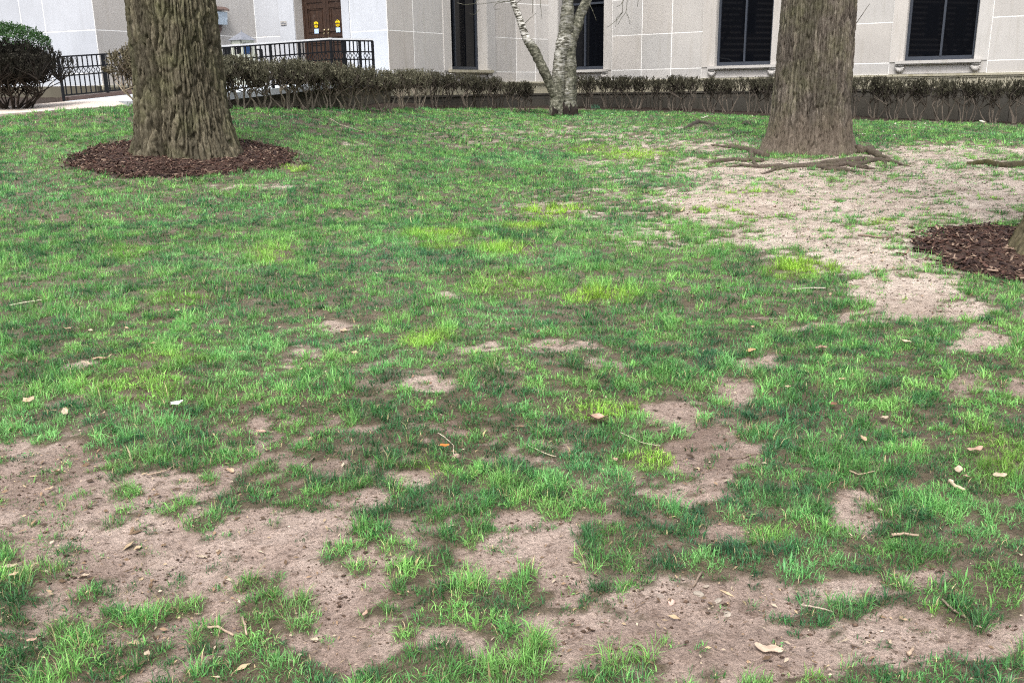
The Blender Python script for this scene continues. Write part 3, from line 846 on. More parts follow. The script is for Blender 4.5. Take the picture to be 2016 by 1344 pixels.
def bulbs(u, v, n, h, label, seed):
    rg = np.random.default_rng(seed); mb = MB(); c = ground_at(u, v)
    for i in range(n):
        a = rg.uniform(0, 6.28); b = c + np.array([rg.normal(0, .07), rg.normal(0, .05), 0]); b[2] = g(b[0], b[1])
        L = h * rg.uniform(.6, 1.1); d = np.array([math.cos(a), math.sin(a) * .6, 0])
        w = .009; s = np.array([w, 0, 0])
        p1 = b + d * L * .15 + [0, 0, L * .55]; p2 = b + d * L * .42 + [0, 0, L * .95]
        mb.add([b - s, b + s, p1 + s, p1 - s, p2], [(0, 1, 2, 3), (3, 2, 4)], np.array([.07, .17, .10]) * rg.uniform(.7, 1.3))
    return tag(mb.build("bulb_leaves", M['grass']), label, "plant")
bulbs(1100, 221, 26, .30, "blue-green bulb leaves sprouting at the foot of the birch", 5)
bulbs(1172, 215, 16, .13, "low clump of bulb leaves under the hedge beside the birch", 6)

print("trees ok")
# ================================================================== BUILDING
ZJ = 3.08
ZS = [1.80, 2.09, 3.08, 4.09, 5.10, 6.10, 7.10]
def jp(u, v): return at_height(u, v, ZJ)[:2]
P0, P1, P2, P5 = jp(-150, 77), jp(188, 59), jp(505, 74), jp(763, 59.3)
P7, P8, P9 = jp(1016, 75.8), jp(1080, 77.6), jp(2150, 24.5)
bld = empty("stone_building", (float(P2[0]), float(P2[1]), 1.2))
tag(bld, "pale limestone building with tall dark windows and a recessed wooden door", "building")

class Face:
    def __init__(s, A, B, mat, mat2=None):
        s.A = np.array([A[0], A[1], 0.0]); d = np.array([B[0] - A[0], B[1] - A[1], 0.0]); s.L = np.linalg.norm(d)
        s.e = d / s.L; s.n = np.array([s.e[1], -s.e[0], 0.0])
        if s.n @ (CAM * [1, 1, 0] - s.A) < 0: s.n = -s.n
        s.mat = mat; s.mat2 = mat2 or M['plinth']
    def s_at(s, u, v=60, d=0.0):
        r = ray(u, v); o = s.A + s.n * d
        t = ((o - CAM) @ s.n) / (r @ s.n)
        return float((CAM + r * t - s.A) @ s.e)
    def z_at(s, u, v, d=0.0):
        r = ray(u, v); t = ((s.A + s.n * d - CAM) @ s.n) / (r @ s.n)
        return float((CAM + r * t)[2])
    def pt(s, a, d, z): return s.A + s.e * a + s.n * d + np.array([0, 0, z])
    def box(s, mb, s0, s1, z0, z1, d0, d1, color=None):
        mb.obox(s.pt(s0, d0, z0), s.e * (s1 - s0), s.n * (d1 - d0), np.array([0, 0, z1 - z0]), color)

WTOP = 5.75
def tint(): 
    b = random.uniform(.93, 1.05); w = random.uniform(-.018, .018)
    return (b + w, b, b - w)

def build_face(f, colspec, ztop=7.1, frieze=True, plinth_to=.2):
    gap = .012
    mort = MB()
    for (a, b, kind) in colspec:
        if kind == 'panel':
            f.box(mort, a, b, 1.8, ztop, -.35, -.003)
            for z0, z1 in zip(ZS[:-1], ZS[1:]):
                mb = MB(); f.box(mb, a + gap, b - gap, z0 + gap, z1 - gap, -.05, 0, tint())
                mb.build("stone_panel", f.mat, bld)
        elif kind == 'case':
            f.box(mort, a, b, 1.8, ztop, -.35, -.006)
            mb = MB(); f.box(mb, a + .004, b - .004, 2.10, ztop, -.30, .025, tint()); f.box(mb, a + .004, b - .004, 1.81, 2.09, -.05, .006, tint())
            mb.build("window_surround", f.mat, bld)
        elif kind == 'win':
            mb = MB(); f.box(mb, a, b, 1.81, 2.12, -.35, .004, (1.04, 1.04, 1.06)); mb.build("apron_panel", f.mat, bld)
            f.box(mort, a, b, WTOP, ztop, -.35, -.006)
            mb = MB(); f.box(mb, a, b, WTOP, ztop - .01, -.05, 0, tint()); mb.build("stone_panel", f.mat, bld)
    mort.build("wall", M['mortar'], bld)
    if frieze:
        mb = MB(); f.box(mb, -.02, f.L + .02, 1.745, 1.80, -.3, .07); f.box(mb, -.02, f.L + .02, 1.70, 1.745, -.3, .04); mb.build("ledge", M['frieze'], bld)
        mb = MB(); f.box(mb, 0, f.L, 1.445, 1.70, -.3, .012); mb.build("frieze", M['frieze'], bld)
        a = .25
        i = 0
        while a < f.L - .3:
            mb = MB()
            for q in range(3): f.box(mb, a + q * .075, a + q * .075 + .028, 1.447, 1.695, .012, .034)
            mb.build("fluted_block", M['frieze'], bld)
            a += .62 if i % 2 else .36; i += 1
        mb = MB(); f.box(mb, -.02, f.L + .02, 1.395, 1.445, -.3, .075); f.box(mb, -.02, f.L + .02, 1.35, 1.395, -.3, .05); mb.build("moulding", f.mat2, bld)
        a = 0.0
        while a < f.L:
            w = min(random.uniform(1.0, 1.5), f.L - a)
            mb = MB(); f.box(mb, a + .006, a + w - .006, 1.27, 1.349, -.3, .055, tint()); f.box(mb, a + .006, a + w - .006, plinth_to, 1.262, -.3, .07, tint())
            mb.build("plinth_block", f.mat2, bld); a += w

def window(f, a, b, rec, transom=None, mull=.5, ztop=WTOP, sill_over=.17):
    w = MB(); fw = .075; z0 = 2.13
    f.box(w, a, a + fw, z0, ztop, -rec - .08, -rec); f.box(w, b - fw, b, z0, ztop, -rec - .08, -rec)
    f.box(w, a + fw, b - fw, z0, z0 + .10, -rec - .08, -rec); f.box(w, a + fw, b - fw, ztop - .08, ztop, -rec - .08, -rec)
    win = w.build("window", M['frame'], bld)
    c = a + (b - a) * mull
    w = MB(); f.box(w, c - .025, c + .025, z0 + .10, ztop - .08, -rec - .07, -rec + .012); w.build("mullion", M['frame'], win)
    zt = [z0 + .10] + ([transom] if transom else []) + [ztop - .08]
    if transom:
        w = MB(); f.box(w, a + fw, c - .025, transom - .03, transom + .03, -rec - .07, -rec + .01); f.box(w, c + .025, b - fw, transom - .03, transom + .03, -rec - .07, -rec + .01)
        w.build("transom", M['frame'], win)
    for (p, q) in ((a + fw, c - .025), (c + .025, b - fw)):
        for k in range(len(zt) - 1):
            w = MB(); f.box(w, p, q, zt[k], zt[k + 1], -rec - .06, -rec - .045); w.build("pane", M['glass'], win)
    w = MB(); f.box(w, a - .001, a + .008, z0, ztop - .001, -rec, .002); w.build("reveal", f.mat, win)
    w = MB(); f.box(w, b - .008, b + .001, z0, ztop - .001, -rec, .002); w.build("reveal", f.mat, win)
    w = MB(); f.box(w, a - sill_over, b + sill_over, 2.055, 2.128, -.05, .13); f.box(w, a, b, 2.09, 2.129, -rec - .08, -.05)
    f.box(w, a - sill_over + .03, b + sill_over - .03, 2.03, 2.055, -.02, .10)
    w.build("sill", M['frieze'] if rec > .3 else f.mat, win)
    for c0 in (a - sill_over + .11, b + sill_over - .11):      # carved leaf brackets
        w = MB(); o = f.pt(c0, .008, 2.025)
        hw = .095
        f.box(w, c0 - hw, c0 + hw, 1.99, 2.03, .0, .085)
        for q in range(-3, 4):
            aa = q * .42
            tip = np.array([math.sin(aa), -math.cos(aa)])
            base = f.pt(c0 + q * .02, .03, 1.995)
            mid = f.pt(c0 + tip[0] * .075 + q * .006, .075, 1.97 + tip[1] * .07)
            end = f.pt(c0 + tip[0] * .105, .045, 1.965 + tip[1] * .145)
            w.tube([base, mid, end], [.024, .030, .014], 6)
        f.box(w, c0 - .055, c0 + .055, 1.86, 1.99, -.01, .035)
        w.build("bracket", f.mat, win, True)
    return win

# --- C: long wall with wide windows
fC = Face(P8, P9, M['stone'])
S = fC.s_at
cw2, cw3, cw4 = (S(1099), S(1189)), (S(1410), S(1521)), (S(1784), S(1924))
cols = [(0, cw2[0], 'case'), (*cw2, 'win'), (cw2[1], S(1205), 'case'), (S(1205), S(1264), 'panel'), (S(1264), S(1323), 'panel'), (S(1323), S(1384), 'panel'),
        (S(1384), cw3[0], 'case'), (*cw3, 'win'), (cw3[1], S(1548), 'case'), (S(1548), S(1615), 'panel'), (S(1615), S(1683), 'panel'), (S(1683), S(1757), 'panel'),
        (S(1757), cw4[0], 'case'), (*cw4, 'win'), (cw4[1], S(1951), 'case'), (S(1951), S(2035), 'panel'), (S(2035), fC.L, 'panel')]
build_face(fC, cols)
window(fC, *cw2, .22, transom=4.07, mull=.52)
window(fC, *cw3, .13, mull=.50)
window(fC, *cw4, .13, mull=.515)
# --- B: short jog, A: narrow window wall
fB = Face(P7, P8, M['stone'])
build_face(fB, [(0, fB.L * .58, 'panel'), (fB.L * .58, fB.L, 'panel')])
fA = Face(P5, P7, M['stone'])
S = fA.s_at
cw1 = (S(887), S(958))
cols = [(.0, S(814), 'panel'), (S(814), S(872), 'panel'), (S(872), cw1[0], 'case'), (*cw1, 'win'), (cw1[1], S(974), 'case'), (S(974), fA.L, 'panel')]
build_face(fA, cols)
window(fA, *cw1, .33, mull=.36)
# --- D: entrance wall
fD = Face(P2, P5, M['stone_skytint'])
S = fD.s_at
dd0, dd1 = S(582), S(675)
cols = [(0, S(552), 'panel'), (S(552), dd0, 'case'), (dd1, S(690), 'case'), (S(690), fD.L, 'panel')]
build_face(fD, cols, frieze=False)
LAND = 1.76
mb = MB(); fD.box(mb, -.3, fD.L, .2, 1.80, -.5, -.02); mb.build("wall_base", M['plinth'], bld)
RD = .34
mb = MB(); fD.box(mb, dd0 - .001, dd0 + .008, LAND, 4.548, -RD - .1, .002); mb.build("door_reveal", M['stone'], bld)
mb = MB(); fD.box(mb, dd1 - .008, dd1 + .001, LAND, 4.548, -RD - .1, .002); mb.build("door_reveal", M['stone'], bld)
mb = MB(); fD.box(mb, dd0, dd1, 4.55, 7.1, -.35, 0); mb.build("stone_panel", M['stone_skytint'], bld)
# door: frame, two leaves with raised mouldings
mb = MB(); fw = .07
fD.box(mb, dd0, dd0 + fw, LAND, 4.55, -RD - .06, -RD + .03); fD.box(mb, dd1 - fw, dd1, LAND, 4.55, -RD - .06, -RD + .03); fD.box(mb, dd0 + fw, dd1 - fw, 4.45, 4.55, -RD - .06, -RD + .03)
door = mb.build("door", M['door'], bld)
mid = (dd0 + dd1) / 2
zc = lambda v: fD.z_at(640, v, -RD)
for (a, b) in ((dd0 + fw, mid - .004), (mid + .004, dd1 - fw)):
    lf = MB(); fD.box(lf, a, b, LAND, 4.45, -RD - .05, -RD - .012); leaf = lf.build("door_leaf", M['door'], door)
    mb = MB(); st = .10
    fD.box(mb, a, a + st, LAND, 4.45, -RD - .012, -RD + .012); fD.box(mb, b - st, b, LAND, 4.45, -RD - .012, -RD + .012)
    rails = [LAND, zc(85), zc(74), zc(63), zc(16), zc(4), 4.30]
    for z in rails: fD.box(mb, a + st, b - st, z, z + .085, -RD - .012, -RD + .010)
    mb.build("door_rail", M['door'], door)
    for z0, z1 in ((zc(61) + .06, zc(17)), (zc(2) + .10, 4.26), (zc(72), zc(65)), (zc(83), zc(76)), (LAND + .14, zc(87))):
        if z1 - z0 < .06: continue
        mb = MB(); p, q = a + st + .05, b - st - .05
        for (x0, x1, y0, y1) in ((p, q, z0, z0 + .02), (p, q, z1 - .02, z1), (p, p + .02, z0 + .02, z1 - .02), (q - .02, q, z0 + .02, z1 - .02)):
            fD.box(mb, x0, x1, y0, y1, -RD - .012, -RD + .006)
        mb.build("panel_moulding", M['door'], door)
    # yellow round notice with a dark banner, and a small pale notice below
    cc = (a + b) / 2
    zt, zb_ = zc(41.5), zc(55)
    r = (zt - zb_) * .56
    for (zz, rr) in ((zt - r * .75, r * .78), (zb_ + r * .72, r * .70)):
        mb = MB(); n = 20
        pts = [fD.pt(cc + rr * math.cos(i * 2 * pa / n), -RD + .013, zz + rr * math.sin(i * 2 * pa / n)) for i in range(n)]
        mb.add(pts + [p - fD.n * .006 for p in pts], [tuple(range(n)), tuple(range(2 * n - 1, n - 1, -1))] + [(i, n + i, n + (i + 1) % n, (i + 1) % n) for i in range(n)])
        mb.build("sticker", M['yellow'], door)
    zm = (zt + zb_) / 2
    mb = MB()
    fD.box(mb, cc - r * .75, cc + r * .75, zm - .012, zm + .014, -RD + .0135, -RD + .016)
    fD.box(mb, cc - r * .4, cc + r * .4, zm - .07, zm - .055, -RD + .0135, -RD + .016); fD.box(mb, cc - r * .35, cc + r * .35, zm + .065, zm + .08, -RD + .0135, -RD + .016)
    mb.build("sticker_print", M['stickdark'], door)
    z1 = zc(61)
    mb = MB(); fD.box(mb, cc - .07, cc + .08, z1 - .06, z1 + .06, -RD + .011, -RD + .015); mb.build("notice", M['paleblue'], door)
for sgn in (-1, 1):
    mb = MB(); x0 = mid + sgn * .075
    mb.tube([fD.pt(x0, -RD + .012, zc(65)), fD.pt(x0, -RD + .07, zc(66)), fD.pt(x0, -RD + .07, zc(79)), fD.pt(x0, -RD + .012, zc(80))], .012, 8)
    n_ = fD.pt(x0, -RD + .03, zc(60)); mb.tube([n_ - fD.n * .02, n_ + fD.n * .03], .03, 10)
    mb.build("door_handle", M['brass'], door, True)
# plaque on the surround
pa0 = S(555.5); pb0 = S(566.5); pz1, pz0 = fD.z_at(561, 42, .03), fD.z_at(561, 50.5, .03)
mb = MB(); fD.box(mb, pa0, pb0, pz0, pz1, .02, .04, (.8, .8, .8))
pl = mb.build("plaque", M['stone'], bld)
mb = MB(); w_ = pb0 - pa0; h_ = pz1 - pz0
for (x0, x1, y0, y1) in ((.10, .24, .35, .6), (.30, .42, .35, .75), (.48, .56, .35, .85), (.60, .92, .30, .55), (.05, .95, .05, .12)):
    fD.box(mb, pa0 + x0 * w_, pa0 + x1 * w_, pz0 + y0 * h_, pz0 + y1 * h_, .0405, .043)
mb.build("plaque_lettering", M['metal'], pl)
# --- E: wall receding behind the ramp, W: white wall
fE = Face(P1, P2, M['stone'])
S = fE.s_at
build_face(fE, [(0, S(253), 'panel'), (S(253), S(330), 'panel'), (S(330), S(418), 'panel'), (S(418), fE.L, 'panel')])
fW = Face(P0, P1, M['stone_skytint'])
S = fW.s_at
build_face(fW, [(0, S(-40), 'panel'), (S(-40), S(44), 'panel'), (S(44), S(90), 'panel'), (S(90), fW.L, 'panel')], frieze=False)
for q0, q1 in ((0, S(10)), (S(10), S(98)), (S(98), fW.L)):
    mb = MB(); fW.box(mb, q0 + .006, q1 - .006, .3, 1.785, -.3, .10 if q1 < fW.L - .1 else .16, tint()); mb.build("plinth_block", M['rampwall'], bld)
# roof slab + back of the building so that it is a closed block
mb = MB()
off = [p + np.array([0, 0]) for p in (P0, P1, P2, P5, P7, P8, P9)]
top = [(p[0], p[1] + .02, 7.1) for p in off] + [(P9[0] + 6, P9[1] + 14, 7.1), (P0[0] - 4, P0[1] + 20, 7.1)]
nv = len(top)
mb.add(top + [(p[0], p[1], 7.4) for p in top], [tuple(range(nv)), tuple(range(2 * nv - 1, nv - 1, -1))] + [(i, i + nv, (i + 1) % nv + nv, (i + 1) % nv) for i in range(nv)])
mb.build("roof", M['stone'], bld)

# --- wall light on E
uw0, uw1 = 421, 441
lp = fE.s_at(432, 38, .1)
wl = empty("wall_light", tuple(fE.pt(lp, .0, 3.4)))
tag(wl, "grey-blue wall light with a brown hood beside the thick olive-barked tree", "light")
zt_, zb_ = fE.z_at(434, 22, .15), fE.z_at(434, 49, .15)
hw = .17
mb = MB()
q = [fE.pt(lp - hw, .0, zb_), fE.pt(lp + hw, .0, zb_), fE.pt(lp + hw * .9, .22, zb_), fE.pt(lp - hw * .9, .22, zb_), fE.pt(lp - hw, 0, zt_), fE.pt(lp + hw, 0, zt_), fE.pt(lp + hw * .9, .26, zt_ - .03), fE.pt(lp - hw * .9, .26, zt_ - .03)]
mb.add(q, BOXF); mb.build("lamp_body", M['blueglass'], wl)
mb = MB()
arc = [(0.0, .09), (.10, .085), (.20, .06), (.30, .0)]
for i in range(3):
    (d0, h0), (d1, h1) = arc[i], arc[i + 1]
    qq = [fE.pt(lp - hw - .03, d0, zt_ + h0), fE.pt(lp + hw + .03, d0, zt_ + h0), fE.pt(lp + hw + .03, d1, zt_ + h1), fE.pt(lp - hw - .03, d1, zt_ + h1)]
    mb.add(qq + [p + np.array([0, 0, .03]) for p in qq], BOXF)
mb.build("hood", M['brown'], wl)
mb = MB(); fE.box(mb, lp - .05, lp + .05, zb_ - .15, zb_ - .002, 0, .10); mb.tube([fE.pt(lp, .05, zb_ - .13), fE.pt(lp, .07, zb_ - .20)], .035, 8); mb.build("bracket", M['brown'], wl)

# ================================================================== RAMP, RAILINGS, WALK
eR = fE.e; nR = np.array([eR[1], -eR[0], 0.0])
RB0 = np.append(at_depth(125, 190, 19.9)[:2], 0.0)          # far railing start
RF = [np.append(at_depth(u, 180, Y)[:2], 0.0) for u, Y in ((346, 17.5), (440, 18.4), (658, 20.3), (738, 21.26))]
def tpos(p): return float((p - RB0) @ eR)
def zramp(t): return 1.455 + min(max(t, 0), 3.8) * .080
# slab as a prism along the front polyline
back = [RB0 + eR * t for t in (0, 1.4, 3.8, 6.1)]
front = RF[:3] + [np.append(P5, 0.0) - fD.n * .0 + np.array([.0, -.05, 0])]
mb = MB()
topv = [p + [0, 0, zramp(tpos(p))] for p in front] + [p + [0, 0, zramp(tpos(p))] for p in back[::-1]]
nv = len(topv)
mb.add(topv + [p * [1, 1, 0] + [0, 0, .5] for p in topv], [(0, 1, 6, 7), (1, 2, 5, 6), (2, 3, 4, 5)])
mb.add([topv[0], topv[7], topv[7] * [1, 1, 0] + [0, 0, .5], topv[0] * [1, 1, 0] + [0, 0, .5]], [(0, 1, 2, 3)])
ramp = mb.build("ramp", M['ramp']); tag(ramp, "blue-grey concrete entrance ramp leading up to the wooden door", kind="structure")
mb = MB()
fr = front
for i in range(3):
    a, b = fr[i], fr[i + 1]; za, zb = zramp(tpos(a)), zramp(tpos(b))
    n2 = np.array([.05, -.035, 0])
    mb.add([a + [0, 0, .4] + n2 * 0, b + [0, 0, .4] + n2 * 0, b + n2 * 0 + [0, 0, zb - .09], a + n2 * 0 + [0, 0, za - .09]], [(0, 1, 2, 3)])
mb.build("side_wall", M['rampwall'], ramp)
mb = MB()
for i in range(3):
    a, b = fr[i], fr[i + 1]; za, zb = zramp(tpos(a)), zramp(tpos(b))
    n2 = nR * .05
    mb.add([a + n2 + [0, 0, za - .09], b + n2 + [0, 0, zb - .09], b - n2 + [0, 0, zb - .09], a - n2 + [0, 0, za - .09], a + n2 + [0, 0, za + .03], b + n2 + [0, 0, zb + .03], b - n2 + [0, 0, zb + .03], a - n2 + [0, 0, za + .03]], BOXF)
mb.build("edge_curb", M['ramp'], ramp)

def bar_mesh(name, vec, w, h, mat):
    mb = MB(); mb.bar((0, 0, 0), vec, w, h); return mb.mesh(name, mat)
DIA = MB()
for sx in (-1, 1):
    DIA.bar((0, 0, -.06), (sx * .042, 0, 0), .012, .012, up=(0, 1, 0)); DIA.bar((sx * .042, 0, 0), (0, 0, .06), .012, .012, up=(0, 1, 0))
DIA_ME = DIA.mesh("diamond", M['iron'])
POST_ME = bar_mesh("post", (0, 0, .93), .045, .045, M['iron'])
BALU_ME = bar_mesh("baluster", (0, 0, .245), .020, .020, M['iron'])
BALL_ME = bar_mesh("baluster", (0, 0, .405), .020, .020, M['iron'])
def railing(label, line, zline, posts, height=.90, capcol=None, spacing=.112):
    """line: list of plan points, zline: base heights, posts: fractions of total length"""
    line = [np.array([p[0], p[1], z]) for p, z in zip(line, zline)]
    seg = [np.linalg.norm((line[i + 1] - line[i])[:2]) for i in range(len(line) - 1)]
    cum = np.concatenate([[0], np.cumsum(seg)])
    def at(s):
        return np.array([np.interp(s, cum, [p[i] for p in line]) for i in range(3)])
    root = empty("iron_railing", tuple(line[0])); tag(root, label, "railing")
    H = height
    hs = [.10, H * .56, H * .74, H]
    for j, h in enumerate(hs):
        mb = MB()
        for i in range(len(line) - 1):
            mb.bar(line[i] + [0, 0, h], line[i + 1] + [0, 0, h], .045 if j == 3 else .030, .028 if j != 3 else .032)
        mb.build("rail", M['iron'], root)
    if capcol is not None:
        mb = MB()
        for i in range(len(line) - 1):
            mb.bar(line[i] + [0, 0, H + .026], line[i + 1] + [0, 0, H + .033], .050, .034)
        mb.build("handrail_cap", capcol, root)
    L = cum[-1]
    pp = sorted(posts)
    def link(me, nm, p, rz, sc=(1, 1, 1)):
        o = bpy.data.objects.new(nm, me); col.objects.link(o); o.parent = root
        o.location = Vector(p) - root.location; o.rotation_euler = (0, 0, rz); o.scale = sc
        return o
    for s in pp:
        p = at(s * L); t = at(min(s * L + .05, L)) - at(max(s * L - .05, 0)); rz = math.atan2(t[1], t[0])
        link(POST_ME, "post", p - [0, 0, .03], rz, (1, 1, (H + .03) / .93))
    s = spacing * .7
    while s < L - .03:
        if min(abs(s - q * L) for q in pp) > .05:
            p = at(s); t = at(min(s + .05, L)) - at(max(s - .05, 0)); rz = math.atan2(t[1], t[0])
            link(BALL_ME, "baluster", p + [0, 0, hs[0]], rz, (1, 1, (hs[1] - hs[0]) / .405))
            link(DIA_ME, "diamond", p + [0, 0, (hs[1] + hs[2]) / 2], rz, (1, 1, (hs[2] - hs[1]) / .135))
            link(BALU_ME, "baluster", p + [0, 0, hs[2]], rz, (1, 1, (hs[3] - hs[2]) / .245))
        s += spacing
    return root
M['cap'] = mat_simple("pale_handrail", (.80, .81, .84), .35, .5, .05, bump=0)  # near-white bar along the top of the front railing
fz = [zramp(tpos(p)) for p in RF]
LF = [np.linalg.norm(RF[i + 1] - RF[i]) for i in range(3)]; LT = sum(LF)
def fpost(u, i):   # fraction of a post seen at pixel u on segment i
    a, b = RF[i], RF[i + 1]
    ua, ub = project(*(a + [0, 0, 2.4]))[0], project(*(b + [0, 0, 2.4]))[0]
    return (sum(LF[:i]) + LF[i] * (u - ua) / (ub - ua)) / LT
railing("black iron railing with a pale handrail along the hedge side of the ramp", RF, fz, [0.0, fpost(448, 1), fpost(527, 1), fpost(585, 1), fpost(652, 1), fpost(677, 2), fpost(708, 2), 1.0], .88, M['cap'])
bline = [RB0, RB0 + eR * 3.8, RB0 + eR * 5.4]
railing("black iron railing with diamonds on the wall side of the ramp", bline, [zramp(0) + .02, zramp(3.8), zramp(5.4)], [0, .19, .42, .62, .80, 1.0], .87)
mb = MB()
for t0, t1 in ((.1, 2.0), (2.0, 4.2)):
    p, q = RB0 + eR * t0 - nR * .14, RB0 + eR * t1 - nR * .14
    mb.bar(p + [0, 0, zramp(t0) + .02], q + [0, 0, zramp(t1) + .02], .34, .12)
tag(mb.build("planting_kerb", M['brown']), "brown leaf-strewn kerb strip below the wall-side railing", "kerb")

# sidewalk
pix = [(-420, 252), (0, 228.5), (264, 209), (345, 203.5)]
far = [(345, 197), (266, 198), (125, 200.5), (0, 214), (-420, 243)]
mb = MB()
nearp = [ground_at(u, v) for u, v in pix]
farp = []
for (u, v) in far:
    p = ground_at(u, v) if u <= 0 else at_height(u, v, 1.44 if u > 100 else 1.40); farp.append(p)
for p in nearp: p[2] = float(g_macro(p[0], p[1])) + .03
farp[0] = RF[0] + [0, 0, 1.45]; farp[1] = RF[0] * .5 + RB0 * .5 + [0, 0, 1.45]; farp[2] = RB0 + [0, 0, 1.45]
tp = nearp + farp; nv = len(tp)
for p in tp: p[2] = max(p[2], float(g_macro(p[0], p[1])) + .025)
vb = [np.array([p[0], p[1], p[2] - .14]) for p in tp]
mb.add(tp + vb, [(0, 1, 7, 8), (1, 2, 5, 6), (1, 6, 7), (2, 3, 4, 5)] + [(i, i + nv, (i + 1) % nv + nv, (i + 1) % nv) for i in range(nv)])
tag(mb.build("sidewalk", M['concrete']), "tan concrete sidewalk leading to the ramp", kind="structure")

# small roofed box between ramp railing and wall
bc = at_depth(478, 95, 22.9)
kb = empty("ash_receptacle", (float(bc[0]), float(bc[1]), zramp(4)))
tag(kb, "small roofed metal box with arched opening behind the ramp railing", "litter box")
kz0, kz1 = zramp(4), float(at_depth(478, 80, 22.9)[2]); hw = .19
ca, sa = eR[0], eR[1]
def kp(a, b, z): return np.array([bc[0] + a * ca + b * sa, bc[1] + a * sa - b * ca, z])
def kbox(mb, a0, a1, b0, b1, z0, z1): mb.obox(kp(a0, b0, z0), kp(a1, b0, z0) - kp(a0, b0, z0), kp(a0, b1, z0) - kp(a0, b0, z0), (0, 0, z1 - z0))
mb = MB()
kbox(mb, -hw, hw, -hw, hw, kz0, kz1 - .32)
for a in (-1, 1):
    for b in (-1, 1): kbox(mb, a * hw - (.05 if a > 0 else 0), a * hw + (.05 if a < 0 else 0), b * hw - (.05 if b > 0 else 0), b * hw + (.05 if b < 0 else 0), kz1 - .32, kz1)
kbox(mb, -hw, hw, -hw + .0, -hw + .03, kz1 - .1, kz1); kbox(mb, -hw + .0, -hw + .03, -hw + .03, hw, kz1 - .1, kz1); kbox(mb, -hw + .05, hw - .05, hw - .03, hw, kz1 - .06, kz1)
mb.build("body", M['palemetal'], kb)
mb = MB(); kbox(mb, -.10, .10, -.10, .10, kz1 - .32, kz1 - .02); mb.build("liner", M['iron'], kb)
mb = MB(); kbox(mb, -.07, .09, .105, .15, kz1 - .32, kz1 - .12); mb.build("bin_bag", M['blue'], kb)
mb = MB(); h2 = hw + .05; ap = kp(0, 0, kz1 + .20)
mb.add([kp(-h2, -h2, kz1), kp(h2, -h2, kz1), kp(h2, h2, kz1), kp(-h2, h2, kz1), ap], [(3, 2, 1, 0), (0, 1, 4), (1, 2, 4), (2, 3, 4), (3, 0, 4)])
mb.tube([ap - [0, 0, .02], ap + [0, 0, .03]], .012, 6)
mb.build("roof", M['metal'], kb)
print("building ok")

# ================================================================== SHRUBS
def shrub_meshes(seed, h, w, dep, nstem, wood, tipc, dense, round_top=False, leafy=0.0, leafc=None, base_clear=.45):
    rg = np.random.default_rng(seed)
    st, tw = MB(), MB()
    wood = np.array(wood); tipc = np.array(tipc)
    def lim(x, y):
        if not round_top: return h * (1 + .03 * math.sin(x * 9 + seed))
        q = 1 - (x / (w * .55)) ** 2 - (y / (dep * .62)) ** 2
        return h * (.62 + .38 * math.sqrt(max(q, 0)))
    for i in range(nstem):
        a = (i + rg.uniform(.1, .9)) / nstem * w - w / 2
        b0 = np.array([a * .30 + rg.normal(0, .03), rg.normal(0, .04), -.03])
        k1 = np.array([a * .75 + rg.normal(0, .04), rg.normal(0, dep * .15), h * base_clear * rg.uniform(.75, 1.1)])
        mid = (b0 + k1) / 2 + rg.normal(0, .025, 3)
        c = wood * rg.uniform(1.1, 2.4)
        st.tube([b0, mid, k1], [.019, .015, .013], 5, c)
        for j in range(rg.integers(3, 5)):
            k2 = k1 + np.array([rg.normal(0, w * .15), rg.normal(0, dep * .25), h * rg.uniform(.14, .28)])
            k2[0] = np.clip(k2[0] + (rg.uniform(-.5, .5) * w - k2[0]) * .35, -w * .56, w * .56); k2[1] = np.clip(k2[1], -dep / 2, dep / 2)
            st.tube([k1, (k1 + k2) / 2 + rg.normal(0, .012, 3), k2], [.011, .009, .008], 4, c)
            for q in range(int(dense * rg.uniform(.8, 1.2))):
                k3 = k2 + np.array([rg.normal(0, w * .12), rg.normal(0, dep * .22), h * rg.uniform(.05, .34)])
                k3[0] = np.clip(k3[0], -w * .55, w * .55); k3[1] = np.clip(k3[1], -dep * .55, dep * .55)
                top = lim(k3[0], k3[1]); k3[2] = min(k3[2], top * rg.uniform(.86, .98))
                tw.tube([k2, (k2 + k3) / 2 + rg.normal(0, .014, 3), k3], [.0070, .006, .005], 3, wood * rg.uniform(.6, 1.2), cap=False)
                for s in range(4):
                    k4 = k3 + np.array([rg.normal(0, .028), rg.normal(0, .028), rg.uniform(.03, .14)])
                    k4[2] = min(k4[2], top + rg.uniform(-.02, .025))
                    cc = tipc * rg.uniform(.55, 1.4)
                    tw.tube([k3, k4], [.0052, .0040], 3, cc, cap=False)
                    for e in range(2 + int(leafy)):
                        p = k3 + (k4 - k3) * rg.uniform(.2, 1.05); r1 = rg.normal(0, .012, 3); r2 = rg.normal(0, .012, 3)
                        tw.add([p, p + r1, p + r1 + r2, p + r2], [(0, 1, 2, 3)], (leafc if leafc is not None and rg.random() < .8 else tipc) * rg.uniform(.5, 1.5))
    return st.mesh("stem", M['twig']), tw.mesh("twigs", M['twig'])

